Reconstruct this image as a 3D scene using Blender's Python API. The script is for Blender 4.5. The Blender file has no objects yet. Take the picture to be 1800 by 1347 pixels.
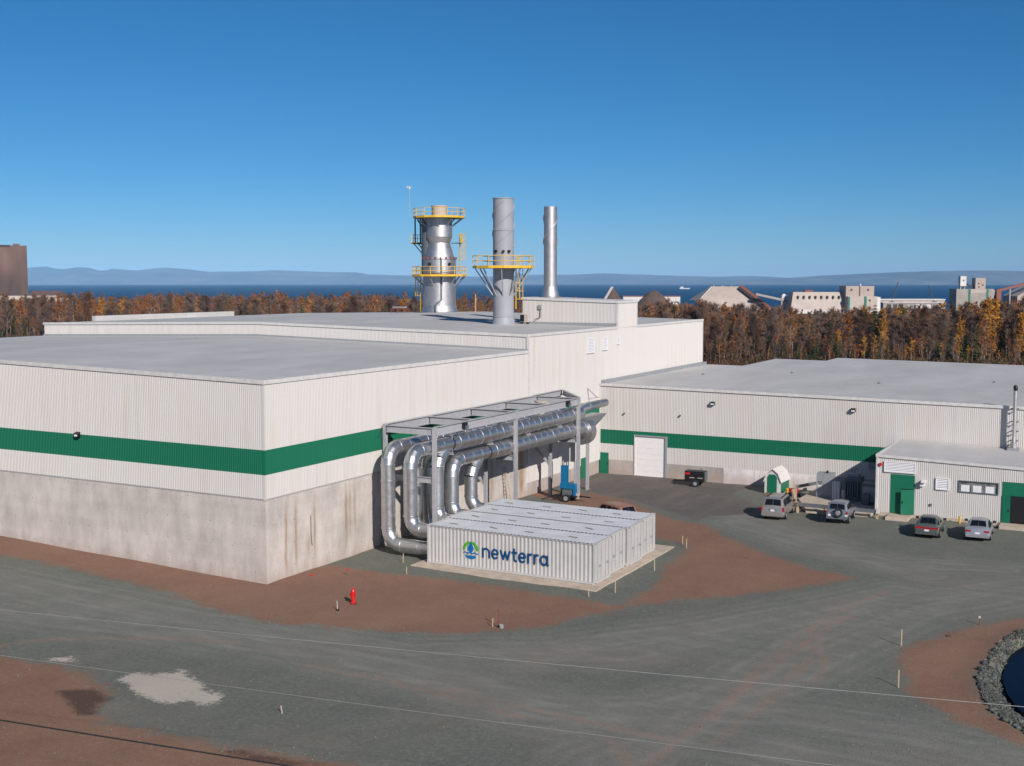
import bpy, bmesh, math, random
import numpy as np
from mathutils import Vector, Matrix
R = math.radians
random.seed(7); RNG = np.random.default_rng(7)
sc = bpy.context.scene
COL = sc.collection

# ------------------------------------------------------------------ camera, sky, sun, exposure
cam_d = bpy.data.cameras.new('camera'); cam = bpy.data.objects.new('camera', cam_d); COL.objects.link(cam)
cam.location = (47.527, -56.128, 18.892)
cam.rotation_euler = (R(90) - 0.0871, 0, 0.4937)
cam_d.lens = 41.39; cam_d.sensor_width = 36; cam_d.clip_start = 0.5; cam_d.clip_end = 60000
sc.camera = cam
CX, CY, CZ, YAW = 47.527, -56.128, 18.892, 0.4937

SUN_EL = R(29.0); SUN_DIR = Vector((0.79, -0.613, 0)).normalized()
to_sun = Vector((SUN_DIR.x*math.cos(SUN_EL), SUN_DIR.y*math.cos(SUN_EL), math.sin(SUN_EL)))
world = bpy.data.worlds.new('World'); sc.world = world; world.use_nodes = True
wn = world.node_tree.nodes; wl = world.node_tree.links
sky = wn.new('ShaderNodeTexSky'); sky.sky_type = 'NISHITA'; sky.sun_disc = False
sky.sun_elevation = SUN_EL
sky.sun_rotation = math.atan2(SUN_DIR.x, SUN_DIR.y)
sky.altitude = 2500; sky.air_density = 1.0; sky.dust_density = 1.0; sky.ozone_density = 10.0
bgn = wn['Background']; bgn.inputs['Strength'].default_value = 0.076
hs = wn.new('ShaderNodeHueSaturation'); hs.inputs['Saturation'].default_value = 1.1; hs.inputs['Hue'].default_value = 0.49
wl.new(sky.outputs[0], hs.inputs['Color']); wl.new(hs.outputs[0], bgn.inputs['Color'])
sun_d = bpy.data.lights.new('sun', 'SUN'); sun_o = bpy.data.objects.new('sun', sun_d); COL.objects.link(sun_o)
sun_d.energy = 5.0; sun_d.angle = R(0.53); sun_d.color = (1.0, 0.945, 0.885)
sun_o.rotation_euler = to_sun.to_track_quat('Z', 'Y').to_euler(); sun_o.location = (60, -60, 80)
sc.view_settings.view_transform = 'Standard'; sc.view_settings.look = 'None'
sc.view_settings.exposure = 0.0; sc.view_settings.gamma = 1.0; sc.view_settings.use_curve_mapping = False
sc.render.engine = 'CYCLES'
sc.cycles.use_denoising = True
sc.cycles.max_bounces = 6; sc.cycles.diffuse_bounces = 3; sc.cycles.glossy_bounces = 3
sc.cycles.transparent_max_bounces = 6; sc.cycles.volume_bounces = 0

# ------------------------------------------------------------------ materials
MATS = {}
def nmat(name):
    m = bpy.data.materials.new(name); m.use_nodes = True; MATS[name] = m
    nt = m.node_tree; b = nt.nodes['Principled BSDF']
    return m, nt, b
def N(nt, t, **kw):
    n = nt.nodes.new(t)
    for k, v in kw.items():
        if k in n.inputs.keys(): n.inputs[k].default_value = v
        else: setattr(n, k, v)
    return n
def L(nt, a, b): nt.links.new(a, b)
def pos(nt, scale=(1, 1, 1), obj=False):
    g = nt.nodes.new('ShaderNodeTexCoord').outputs['Object'] if obj else nt.nodes.new('ShaderNodeNewGeometry').outputs['Position']
    mp = N(nt, 'ShaderNodeMapping'); mp.inputs['Scale'].default_value = scale
    L(nt, g, mp.inputs['Vector']); return mp.outputs[0]
def noise(nt, vec, scale, detail=4, rough=0.6):
    n = N(nt, 'ShaderNodeTexNoise'); n.inputs['Scale'].default_value = scale
    n.inputs['Detail'].default_value = detail; n.inputs['Roughness'].default_value = rough
    L(nt, vec, n.inputs['Vector']); return n.outputs['Fac']
def ramp(nt, fac, stops):
    r = nt.nodes.new('ShaderNodeValToRGB'); e = r.color_ramp.elements
    while len(e) < len(stops): e.new(0.5)
    for i, (p, c) in enumerate(stops):
        e[i].position = p; e[i].color = (c, c, c, 1) if isinstance(c, (int, float)) else (*c, 1)
    L(nt, fac, r.inputs[0]); return r.outputs[0]
def mix(nt, fac, a, b, mode='MIX'):
    m = nt.nodes.new('ShaderNodeMix'); m.data_type = 'RGBA'; m.blend_type = mode
    for s, v in ((m.inputs[0], fac), (m.inputs[6], a), (m.inputs[7], b)):
        if isinstance(v, (int, float)): s.default_value = v
        elif isinstance(v, tuple): s.default_value = (*v, 1)
        else: L(nt, v, s)
    return m.outputs[2]
def math_(nt, op, a, b=None, c=None):
    m = nt.nodes.new('ShaderNodeMath'); m.operation = op
    for i, v in enumerate((a, b, c)):
        if v is None: continue
        if isinstance(v, (int, float)): m.inputs[i].default_value = v
        else: L(nt, v, m.inputs[i])
    return m.outputs[0]
def bump(nt, b, h, strength=0.3, dist=0.02):
    n = nt.nodes.new('ShaderNodeBump'); n.inputs['Strength'].default_value = strength; n.inputs['Distance'].default_value = dist
    L(nt, h, n.inputs['Height']); L(nt, n.outputs[0], b.inputs['Normal'])
def simple(name, col, rough=0.6, metal=0.0, var=0.12, scale=3.0, spec=0.4, stretch=(1, 1, 1)):
    m, nt, b = nmat(name)
    f = noise(nt, pos(nt, stretch), scale, 5)
    lo = tuple(c*(1-var) for c in col); hi = tuple(min(1, c*(1+var)) for c in col)
    L(nt, ramp(nt, f, [(0.3, lo), (0.7, hi)]), b.inputs['Base Color'])
    b.inputs['Roughness'].default_value = rough; b.inputs['Metallic'].default_value = metal
    b.inputs['Specular IOR Level'].default_value = spec
    return m
def siding_mat(name, col, dirt=(0.42, 0.33, 0.25), amt=0.35):
    m, nt, b = nmat(name)
    p = pos(nt, (1.2, 1.2, 0.05)); f = noise(nt, p, 1.6, 6, 0.7)
    p2 = pos(nt, (0.09, 0.09, 0.12)); g = noise(nt, p2, 1.0, 3)
    k = math_(nt, 'MULTIPLY', ramp(nt, f, [(0.45, 0), (0.75, 1)]), ramp(nt, g, [(0.4, 0.25), (0.65, 1)]))
    c = mix(nt, math_(nt, 'MULTIPLY', k, amt), col, tuple(x*y*1.9 for x, y in zip(col, dirt)))
    L(nt, c, b.inputs['Base Color']); b.inputs['Roughness'].default_value = 0.5
    b.inputs['Specular IOR Level'].default_value = 0.3
    return m
siding_mat('white_siding', (0.595, 0.563, 0.535), amt=0.5)
siding_mat('green_siding', (0.007, 0.135, 0.072), amt=0.12)
simple('trim_white', (0.60, 0.57, 0.545), 0.5)
simple('trim_grey', (0.42, 0.41, 0.41), 0.5)
simple('door_green', (0.008, 0.14, 0.075), 0.45, var=0.06)
simple('door_white', (0.78, 0.74, 0.73), 0.5, var=0.04)
simple('louver_white', (0.75, 0.73, 0.74), 0.5, var=0.04)
simple('black_metal', (0.012, 0.012, 0.014), 0.45)
simple('dark_void', (0.01, 0.01, 0.012), 0.9)  # dark colour painted for the shade inside doorways and casting holes
simple('frame_steel', (0.36, 0.355, 0.37), 0.5, var=0.1)
simple('stack_grey', (0.31, 0.315, 0.34), 0.5, var=0.08, scale=0.6)
simple('rail_yellow', (0.70, 0.42, 0.03), 0.5, var=0.15)
simple('grating', (0.30, 0.28, 0.22), 0.7)
simple('rust_red', (0.22, 0.05, 0.035), 0.7)
simple('red_paint', (0.60, 0.015, 0.015), 0.35)
simple('yellow_paint', (0.75, 0.40, 0.02), 0.4)
simple('blue_paint', (0.006, 0.14, 0.30), 0.4)
simple('wood_pale', (0.45, 0.34, 0.22), 0.8, var=0.25, scale=8)
simple('wood_dark', (0.16, 0.11, 0.07), 0.85, var=0.25, scale=6)
simple('rubber', (0.018, 0.018, 0.02), 0.85)
simple('wheel_rim', (0.45, 0.45, 0.47), 0.35, 0.6)
simple('cabinet_grey', (0.27, 0.28, 0.29), 0.5)
simple('cabinet_dark', (0.11, 0.13, 0.14), 0.55)
simple('container_paint', (0.47, 0.45, 0.435), 0.55, var=0.07, scale=1.2)
simple('container_top', (0.56, 0.56, 0.58), 0.55, var=0.10, scale=0.9)
simple('slab_concrete', (0.48, 0.39, 0.31), 0.85, var=0.18, scale=1.5)
simple('logo_blue', (0.0, 0.055, 0.16), 0.5, var=0.02)
simple('logo_light_blue', (0.0, 0.13, 0.36), 0.5, var=0.02)
simple('logo_green', (0.07, 0.36, 0.02), 0.5, var=0.02)
simple('sheet_brown', (0.135, 0.085, 0.075), 0.8)
simple('ladder_metal', (0.45, 0.36, 0.26), 0.5)
simple('bare_wire', (0.33, 0.32, 0.30), 0.5, 0.3)
simple('dark_wire', (0.02, 0.02, 0.022), 0.6)
simple('stake_wood', (0.55, 0.42, 0.26), 0.8)
simple('far_beige', (0.40, 0.325, 0.28), 0.8, var=0.12, scale=0.15)
simple('far_beige_light', (0.46, 0.385, 0.335), 0.8, var=0.1, scale=0.15)
simple('far_grey', (0.33, 0.29, 0.26), 0.85, var=0.15, scale=0.2)
simple('far_white', (0.62, 0.58, 0.555), 0.6, var=0.06, scale=0.2)
simple('far_green', (0.03, 0.16, 0.12), 0.7)
simple('far_dark', (0.06, 0.055, 0.055), 0.8)
simple('far_red', (0.25, 0.09, 0.06), 0.8)
simple('pile_brown', (0.105, 0.07, 0.055), 0.95, var=0.3, scale=0.3)
simple('birch_bark', (0.30, 0.27, 0.24), 0.85, var=0.6, scale=0.6)
simple('stone_grey', (0.075, 0.08, 0.07), 0.9, var=0.6, scale=1.6)
simple('pebble', (0.15, 0.135, 0.115), 0.9, var=0.4, scale=1.5)

def car_paint(name, col, metal=0.55, rough=0.3):
    m, nt, b = nmat(name)
    f = noise(nt, pos(nt), 1.5, 3)
    L(nt, ramp(nt, f, [(0.3, tuple(c*0.93 for c in col)), (0.7, col)]), b.inputs['Base Color'])
    b.inputs['Metallic'].default_value = metal; b.inputs['Roughness'].default_value = rough
    b.inputs['Coat Weight'].default_value = 0.4; b.inputs['Coat Roughness'].default_value = 0.12
    return m
car_paint('paint_champagne', (0.40, 0.36, 0.33)); car_paint('paint_silver', (0.46, 0.47, 0.50))
car_paint('paint_dark_green', (0.15, 0.165, 0.15)); car_paint('paint_grey', (0.30, 0.31, 0.34))
car_paint('paint_rust', (0.27, 0.13, 0.08), 0.0, 0.6)
m, nt, b = nmat('car_glass'); b.inputs['Base Color'].default_value = (0.008, 0.009, 0.011, 1); b.inputs['Roughness'].default_value = 0.08
b.inputs['Specular IOR Level'].default_value = 0.5
m, nt, b = nmat('tail_red'); b.inputs['Base Color'].default_value = (0.35, 0.01, 0.012, 1); b.inputs['Roughness'].default_value = 0.2
m, nt, b = nmat('window_glass')
f = noise(nt, pos(nt, (1, 1, 1)), 1.3, 3)
L(nt, ramp(nt, f, [(0.4, (0.10, 0.10, 0.105)), (0.6, (0.22, 0.21, 0.20))]), b.inputs['Base Color']); b.inputs['Roughness'].default_value = 0.12

def galv(name, base, rough, spangle=14.0, metal=0.95):
    m, nt, b = nmat(name)
    v = N(nt, 'ShaderNodeTexVoronoi'); v.inputs['Scale'].default_value = spangle
    L(nt, pos(nt), v.inputs['Vector'])
    s = nt.nodes.new('ShaderNodeSeparateColor'); L(nt, v.outputs['Color'], s.inputs[0])
    f = noise(nt, pos(nt, (1, 1, 0.5)), 2.2, 4)
    c = mix(nt, 0.5, ramp(nt, s.outputs[0], [(0, tuple(x*0.9 for x in base)), (1, tuple(min(1, x*1.06) for x in base))]),
            ramp(nt, f, [(0.3, tuple(x*0.8 for x in base)), (0.7, base)]))
    L(nt, c, b.inputs['Base Color']); b.inputs['Metallic'].default_value = metal
    r = math_(nt, 'MULTIPLY_ADD', s.outputs[1], 0.08, rough); L(nt, r, b.inputs['Roughness'])
    bump(nt, b, f, 0.10, 0.02)
    return m
galv('galvanised', (0.62, 0.615, 0.615), 0.34, 5.0)
galv('galvanised_dull', (0.50, 0.50, 0.51), 0.42)
galv('stainless', (0.56, 0.545, 0.55), 0.5, 3.0)

def roof_mat(name, base):
    m, nt, b = nmat(name)
    f = noise(nt, pos(nt, (0.25, 0.08, 1)), 1.0, 5, 0.65); g = noise(nt, pos(nt), 2.5, 4)
    c = mix(nt, 0.45, ramp(nt, f, [(0.36, tuple(x*0.80 for x in base)), (0.64, tuple(x*1.08 for x in base))]), ramp(nt, g, [(0.3, tuple(x*0.93 for x in base)), (0.7, base)]))
    bk = N(nt, 'ShaderNodeTexBrick'); bk.offset = 0.5
    bk.inputs['Scale'].default_value = 1; bk.inputs['Mortar Size'].default_value = 0.04; bk.inputs['Brick Width'].default_value = 24; bk.inputs['Row Height'].default_value = 1.9
    bk.inputs['Color1'].default_value = (1, 1, 1, 1); bk.inputs['Color2'].default_value = (0.955, 0.955, 0.96, 1); bk.inputs['Mortar'].default_value = (0.86, 0.86, 0.87, 1)
    L(nt, pos(nt), bk.inputs['Vector'])
    L(nt, mix(nt, 1.0, c, bk.outputs['Color'], 'MULTIPLY'), b.inputs['Base Color'])
    b.inputs['Roughness'].default_value = 0.75; b.inputs['Specular IOR Level'].default_value = 0.25
    return m
roof_mat('roof_membrane', (0.535, 0.515, 0.495))

def concrete(name, base, streaks=()):
    m, nt, b = nmat(name)
    oi = nt.nodes.new('ShaderNodeObjectInfo')
    big = noise(nt, pos(nt, (0.28, 0.28, 0.35)), 1.0, 7, 0.6)
    med = noise(nt, pos(nt, (0.9, 0.9, 0.35)), 1.0, 5, 0.65)
    hor = noise(nt, pos(nt, (0.05, 0.05, 1.1)), 1.0, 3, 0.5)
    fine = noise(nt, pos(nt), 7, 5, 0.7)
    tint = math_(nt, 'MULTIPLY_ADD', oi.outputs['Random'], 0.3, -0.15)
    c = ramp(nt, math_(nt, 'ADD', big, tint), [(0.34, tuple(x*y for x, y in zip(base, (0.70, 0.72, 0.73)))), (0.5, base), (0.66, tuple(x*1.18 for x in base))])
    c = mix(nt, 0.45, c, ramp(nt, med, [(0.38, tuple(x*0.6 for x in base)), (0.62, tuple(x*1.25 for x in base))]))
    c = mix(nt, 0.14, c, ramp(nt, hor, [(0.42, tuple(x*0.6 for x in base)), (0.58, tuple(x*1.15 for x in base))]))
    c = mix(nt, 0.22, c, ramp(nt, fine, [(0.3, tuple(x*0.65 for x in base)), (0.7, tuple(x*1.25 for x in base))]))
    sp = N(nt, 'ShaderNodeSeparateXYZ'); L(nt, pos(nt), sp.inputs[0])
    # reddish splash from the soil along the foot
    foot = math_(nt, 'MULTIPLY', ramp(nt, math_(nt, 'ADD', math_(nt, 'MULTIPLY', sp.outputs[2], 0.5), math_(nt, 'MULTIPLY_ADD', med, 0.8, -0.35)), [(0.05, 1), (0.55, 0)]), 0.45)
    c = mix(nt, foot, c, (0.40, 0.29, 0.23))
    if streaks:
        gn = N(nt, 'ShaderNodeSeparateXYZ'); L(nt, nt.nodes.new('ShaderNodeNewGeometry').outputs['Normal'], gn.inputs[0])
        face = math_(nt, 'GREATER_THAN', gn.outputs[0], 0.5); wob = math_(nt, 'MULTIPLY_ADD', noise(nt, pos(nt, (1, 1, 0.5)), 2.0, 4), 0.3, -0.15)
        tot = None
        for yc, w, ztop, zbot, k in streaks:
            d = math_(nt, 'DIVIDE', math_(nt, 'ADD', math_(nt, 'SUBTRACT', sp.outputs[1], yc), wob), w)
            gg = math_(nt, 'MULTIPLY', math_(nt, 'POWER', 2.718, math_(nt, 'MULTIPLY', math_(nt, 'MULTIPLY', d, d), -1.0)), k)
            up = nt.nodes.new('ShaderNodeMapRange'); up.inputs[1].default_value = ztop; up.inputs[2].default_value = ztop-1.4; L(nt, sp.outputs[2], up.inputs[0])
            dn = nt.nodes.new('ShaderNodeMapRange'); dn.inputs[1].default_value = zbot; dn.inputs[2].default_value = zbot+1.0; L(nt, sp.outputs[2], dn.inputs[0])
            gg = math_(nt, 'MULTIPLY', gg, math_(nt, 'MULTIPLY', up.outputs[0], dn.outputs[0]))
            tot = gg if tot is None else math_(nt, 'MAXIMUM', tot, gg)
        tot = math_(nt, 'MULTIPLY', math_(nt, 'MULTIPLY', tot, face), ramp(nt, noise(nt, pos(nt, (3, 3, 0.3)), 1.5, 5, 0.7), [(0.3, 0.35), (0.6, 1)]))
        c = mix(nt, tot, c, (0.30, 0.175, 0.085))
    h = math_(nt, 'ADD', sp.outputs[0], sp.outputs[1])
    a = math_(nt, 'ABSOLUTE', math_(nt, 'SUBTRACT', math_(nt, 'FRACT', math_(nt, 'DIVIDE', h, 1.83)), 0.5))
    d = math_(nt, 'ABSOLUTE', math_(nt, 'SUBTRACT', math_(nt, 'FRACT', math_(nt, 'DIVIDE', sp.outputs[2], 1.45)), 0.5))
    rr = math_(nt, 'SQRT', math_(nt, 'ADD', math_(nt, 'MULTIPLY', a, a), math_(nt, 'MULTIPLY', d, d)))
    hole = math_(nt, 'LESS_THAN', rr, 0.024)
    c = mix(nt, math_(nt, 'MULTIPLY', hole, 0.6), c, (0.08, 0.07, 0.07))
    L(nt, c, b.inputs['Base Color']); b.inputs['Roughness'].default_value = 0.9; b.inputs['Specular IOR Level'].default_value = 0.2
    bump(nt, b, fine, 0.2, 0.01)
    return m
concrete('concrete', (0.55, 0.49, 0.445), [(1.9, .13, 5.2, 0, .85), (2.9, .14, 5.3, .2, .8), (4.15, .22, 3.2, .7, .6), (4.85, .14, 5.2, .5, .75), (8.3, .16, 5.3, .5, .9), (8.75, .1, 5.3, 1.2, .7), (9.3, .14, 5.3, 1.4, .7), (28.6, .35, 5.3, 0, .6), (33.9, .5, 5.3, 0, .95)])
concrete('concrete_low', (0.41, 0.36, 0.33)); concrete('concrete_white', (0.74, 0.68, 0.67))
simple('joint_grout', (0.52, 0.465, 0.43), 0.9, var=0.15, scale=2.0)
m, nt, b = nmat('brown_stained')
f = noise(nt, pos(nt, (0.02, 0.02, 0.012)), 1.0, 3); f2 = noise(nt, pos(nt, (0.3, 0.3, 0.1)), 1.0, 4)
c = ramp(nt, f, [(0.42, (0.035, 0.028, 0.028)), (0.56, (0.19, 0.115, 0.095))])
L(nt, mix(nt, 0.25, c, ramp(nt, f2, [(0.3, (0.08, 0.055, 0.05)), (0.7, (0.21, 0.13, 0.11))])), b.inputs['Base Color']); b.inputs['Roughness'].default_value = 0.85

def foliage(name, cols, rough=0.75):
    m, nt, b = nmat(name)
    oi = nt.nodes.new('ShaderNodeObjectInfo')
    f = noise(nt, pos(nt), 0.35, 4, 0.7); g = noise(nt, pos(nt), 0.035, 3)
    k = math_(nt, 'ADD', math_(nt, 'MULTIPLY', f, 0.5), math_(nt, 'ADD', math_(nt, 'MULTIPLY', g, 0.5), math_(nt, 'MULTIPLY_ADD', oi.outputs['Random'], 0.3, -0.15)))
    L(nt, ramp(nt, k, [(0.32 + 0.36*i/(len(cols)-1), c) for i, c in enumerate(cols)]), b.inputs['Base Color'])
    b.inputs['Roughness'].default_value = rough; b.inputs['Specular IOR Level'].default_value = 0.1
    return m
foliage('twigs', [(0.11, 0.078, 0.062), (0.165, 0.092, 0.06), (0.14, 0.105, 0.088), (0.20, 0.095, 0.05)])
foliage('orange_leaves', [(0.18, 0.068, 0.024), (0.28, 0.09, 0.022), (0.22, 0.10, 0.028), (0.14, 0.072, 0.032)])
foliage('yellow_leaves', [(0.36, 0.165, 0.025), (0.44, 0.19, 0.02), (0.30, 0.16, 0.035)])
foliage('spruce_needles', [(0.02, 0.034, 0.016), (0.035, 0.052, 0.02), (0.05, 0.06, 0.022)])
foliage('shrub', [(0.07, 0.035, 0.025), (0.12, 0.04, 0.028), (0.10, 0.06, 0.03), (0.055, 0.05, 0.022)])

# sea, hills
m, nt, b = nmat('sea_water'); b.inputs['Base Color'].default_value = (0.002, 0.056, 0.14, 1); b.inputs['Roughness'].default_value = 0.7
b.inputs['Specular IOR Level'].default_value = 0.03
f = noise(nt, pos(nt, (0.02, 0.05, 1)), 1.0, 6, 0.7); bump(nt, b, f, 0.6, 4.0)
m, nt, b = nmat('pond_water'); b.inputs['Base Color'].default_value = (0.003, 0.006, 0.016, 1); b.inputs['Roughness'].default_value = 0.15
b.inputs['Specular IOR Level'].default_value = 0.04
f = noise(nt, pos(nt), 2.0, 3); bump(nt, b, f, 0.08, 0.02)
m, nt, b = nmat('hill_wood')
f = noise(nt, pos(nt, (0.0012, 0.0012, 0.005)), 1.0, 6, 0.7)
L(nt, ramp(nt, f, [(0.36, (0.025, 0.04, 0.045)), (0.52, (0.07, 0.085, 0.085)), (0.66, (0.17, 0.15, 0.125))]), b.inputs['Base Color']); b.inputs['Roughness'].default_value = 0.95

# ------------------------------------------------------------------ mesh builder
class MB:
    def __init__(self): self.v = []; self.f = []; self.mi = []
    def add(self, vs, fs, mi=0):
        n = len(self.v); self.v += [tuple(p) for p in vs]
        self.f += [tuple(i+n for i in q) for q in fs]; self.mi += [mi]*len(fs); return self
    def box(self, x0, x1, y0, y1, z0, z1, mi=0):
        vs = [(x, y, z) for z in (z0, z1) for y in (y0, y1) for x in (x0, x1)]
        return self.add(vs, [(0, 2, 3, 1), (4, 5, 7, 6), (0, 1, 5, 4), (2, 6, 7, 3), (0, 4, 6, 2), (1, 3, 7, 5)], mi)
    def bar(self, p, q, w, h=None, up=(0, 0, 1), mi=0):
        h = h or w; p = Vector(p); q = Vector(q); d = (q-p).normalized(); u = Vector(up)
        if abs(d.dot(u)) > 0.98: u = Vector((0, 1, 0))
        s = d.cross(u).normalized(); u = s.cross(d)
        vs = [e + s*a*w/2 + u*c*h/2 for e in (p, q) for c in (-1, 1) for a in (-1, 1)]
        return self.add(vs, [(0, 1, 3, 2), (4, 6, 7, 5), (0, 4, 5, 1), (2, 3, 7, 6), (0, 2, 6, 4), (1, 5, 7, 3)], mi)
    def ibeam(self, p, q, h=0.5, w=0.25, t=0.03, up=(0, 0, 1)):
        p = Vector(p); q = Vector(q); d = (q-p).normalized(); u = Vector(up)
        s = d.cross(u).normalized(); u = s.cross(d)
        for o in (-1, 1): self.bar(p + u*o*(h/2-t/2), q + u*o*(h/2-t/2), w, t, u)
        return self.bar(p, q, t, h-2*t, u)
    def ring(self, c, d, r, n=16, ref=None):
        d = Vector(d).normalized(); a = Vector(ref) if ref else (Vector((0, 0, 1)) if abs(d.z) < 0.9 else Vector((1, 0, 0)))
        s = d.cross(a).normalized(); u = s.cross(d); c = Vector(c)
        return [c + s*r*math.cos(2*math.pi*i/n) + u*r*math.sin(2*math.pi*i/n) for i in range(n)]
    def cyl(self, p, q, r0, r1=None, n=16, caps=True, ref=None, mi=0):
        r1 = r0 if r1 is None else r1; p = Vector(p); q = Vector(q); d = q-p
        a = self.ring(p, d, r0, n, ref); b = self.ring(q, d, r1, n, ref)
        fs = [(i, (i+1) % n, n+(i+1) % n, n+i) for i in range(n)]
        if caps: fs += [tuple(reversed(range(n))), tuple(range(n, 2*n))]
        return self.add(a+b, fs, mi)
    def tube(self, pts, r, n=8, caps=True, mi=0):
        pts = [Vector(p) for p in pts]; rings = []
        rs = r if isinstance(r, (list, tuple)) else [r]*len(pts)
        d0 = (pts[1]-pts[0]).normalized(); u = Vector((0, 0, 1)) if abs(d0.z) < 0.9 else Vector((1, 0, 0))
        for i, p in enumerate(pts):
            d = ((pts[min(i+1, len(pts)-1)]-pts[max(i-1, 0)])).normalized()
            s = d.cross(u).normalized(); u = s.cross(d).normalized()
            rings += [p + s*rs[i]*math.cos(2*math.pi*k/n) + u*rs[i]*math.sin(2*math.pi*k/n) for k in range(n)]
        fs = [(j*n+k, j*n+(k+1) % n, (j+1)*n+(k+1) % n, (j+1)*n+k) for j in range(len(pts)-1) for k in range(n)]
        if caps: fs += [tuple(reversed(range(n))), tuple(range((len(pts)-1)*n, len(pts)*n))]
        return self.add(rings, fs, mi)
    def lathe(self, prof, c=(0, 0, 0), n=32, split=True, mi=0):
        for (r0, z0), (r1, z1) in zip(prof[:-1], prof[1:]):
            a = [(c[0]+r0*math.cos(2*math.pi*i/n), c[1]+r0*math.sin(2*math.pi*i/n), c[2]+z0) for i in range(n)]
            b = [(c[0]+r1*math.cos(2*math.pi*i/n), c[1]+r1*math.sin(2*math.pi*i/n), c[2]+z1) for i in range(n)]
            self.add(a+b, [(i, (i+1) % n, n+(i+1) % n, n+i) for i in range(n)], mi)
        return self
    def prism(self, poly, z0, z1, mi=0):
        n = len(poly); g0 = z0 if callable(z0) else (lambda x, y: z0); g1 = z1 if callable(z1) else (lambda x, y: z1)
        vs = [(x, y, g0(x, y)) for x, y in poly] + [(x, y, g1(x, y)) for x, y in poly]
        return self.add(vs, [tuple(reversed(range(n))), tuple(range(n, 2*n))] + [(i, (i+1) % n, n+(i+1) % n, n+i) for i in range(n)], mi)
    def build(self, name, mat, parent=None, smooth=False, loc=None):
        me = bpy.data.meshes.new(name); me.from_pydata(self.v, [], self.f)
        for m in (mat if isinstance(mat, (list, tuple)) else [mat]): me.materials.append(MATS[m])
        if any(self.mi): me.polygons.foreach_set('material_index', self.mi)
        if smooth: me.polygons.foreach_set('use_smooth', [True]*len(me.polygons))
        me.validate(); me.update()
        o = bpy.data.objects.new(name, me); COL.objects.link(o)
        if parent is not None: o.parent = parent
        if loc: o.location = loc
        return o
def recalc(o):
    bm = bmesh.new(); bm.from_mesh(o.data); bmesh.ops.recalc_face_normals(bm, faces=bm.faces); bm.to_mesh(o.data); bm.free(); return o
def tag(o, label=None, cat=None, group=None, kind=None):
    if label: o['label'] = label
    if cat: o['category'] = cat
    if group: o['group'] = group
    if kind: o['kind'] = kind
    return o
def thing(name, label, cat, loc=(0, 0, 0), rz=0.0, group=None):
    o = bpy.data.objects.new(name, None); o.empty_display_size = 0.5; COL.objects.link(o)
    o.location = loc; o.rotation_euler = (0, 0, rz); return tag(o, label, cat, group)
def dup(o, parent=None):
    c = o.copy(); COL.objects.link(c)
    if parent is not None: c.parent = parent
    for ch in list(o.children): dup(ch, c)
    return c
def sstep(a, b, x): t = np.clip((x-a)/(b-a), 0, 1); return t*t*(3-2*t)
# ------------------------------------------------------------------ the ground
ROAD_EDGE = [(-60,-3.2),(-19.9,-3.8),(-11.9,-3.7),(-3.7,-4.5),(2.1,-5.9),(6.4,-6.2),(9.5,-5.1),(12.6,-4.3),(15.7,-3.4),(17.5,-1.7),(19.3,0.1),(19.8,2.0),(21.4,4.8),(22.3,7.0),(24.0,8.9),(26.6,11.7),(29.2,14.9),(32.0,19.1),(29.0,20.1),(25.2,22.7),(21.1,26.6),(18.1,30.3),(14.8,31.2),(12.4,33.4),(10.2,35.6),(8.1,37.6),(4.3,38.9),(1.4,38.2),(-5,38),(-5,5),(-60,5)]
SOIL_LOW = [(-40,-20),(-20,-18.5),(-2.7,-17.4),(-0.4,-17.2),(2.0,-16.8),(5.0,-18.0),(6.7,-18.8),(7.4,-20.5),(8.9,-21.3),(11.2,-21.0),(13.4,-20.9),(16.0,-20.8),(18.0,-20.4),(21.4,-19.8),(25,-24),(22,-50),(-40,-50)]
SOIL_RIGHT = [(42.2,14.5),(40.6,12.5),(39.2,9.9),(37.9,6.9),(37.2,5.5),(37.8,1.8),(38.6,-0.9),(40.1,-2.6),(41.5,-4.1),(42.9,-4.8),(43.9,-5.4),(60,-11),(75,-6),(75,22),(50,21)]
PAD_GRAVEL = [(-2.5,5.1),(-1.2,8.4),(0.3,11.3),(-0.1,35.6),(4.5,33),(5.5,24),(18.1,23.5),(19.1,22.8),(19.9,20.8),(20.1,17.2),(21.4,10.7),(21.3,7.7),(21.3,5.9),(20.1,6.1),(17.9,6.2),(15.7,6.3),(12.2,6.6),(9.2,6.5),(5.7,6.0),(1.2,6.0)]
YARD = [(0.4,42.5),(0.4,50.0),(16.6,50.0),(15.6,47.0),(15.4,45.1),(20.0,39.7),(19.4,35.5),(17.4,33.7),(16.8,31.6),(13.0,34.6),(9.1,37.4),(3.8,40.0)]
SILT = [(5.1,-16.6),(5.1,-15.9),(6.3,-15.7),(6.9,-15.2),(6.8,-14.4),(7.8,-15.1),(9.1,-15.4),(9.8,-16.1),(11.0,-16.3),(11.4,-16.9),(11.2,-17.6),(10.6,-17.5),(9.9,-17.6),(9.7,-18.2),(8.9,-18.1),(8.1,-18.1),(7.2,-17.9),(5.8,-17.3)]
SILT2 = [(-0.1,-16.5),(0.6,-15.5),(1.1,-16.1),(0.4,-16.6)]
WET = [(3.9,-19.5),(5.3,-18.5),(7.0,-19.2),(7.2,-20.2),(7.9,-20.9),(7.0,-21.1),(5.6,-20.3)]
WET2 = [(15.0,-21.4),(16.0,-20.4),(17.4,-20.5),(19.3,-20.2),(21.1,-20.0),(18.7,-21.3),(17.0,-21.6)]
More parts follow.
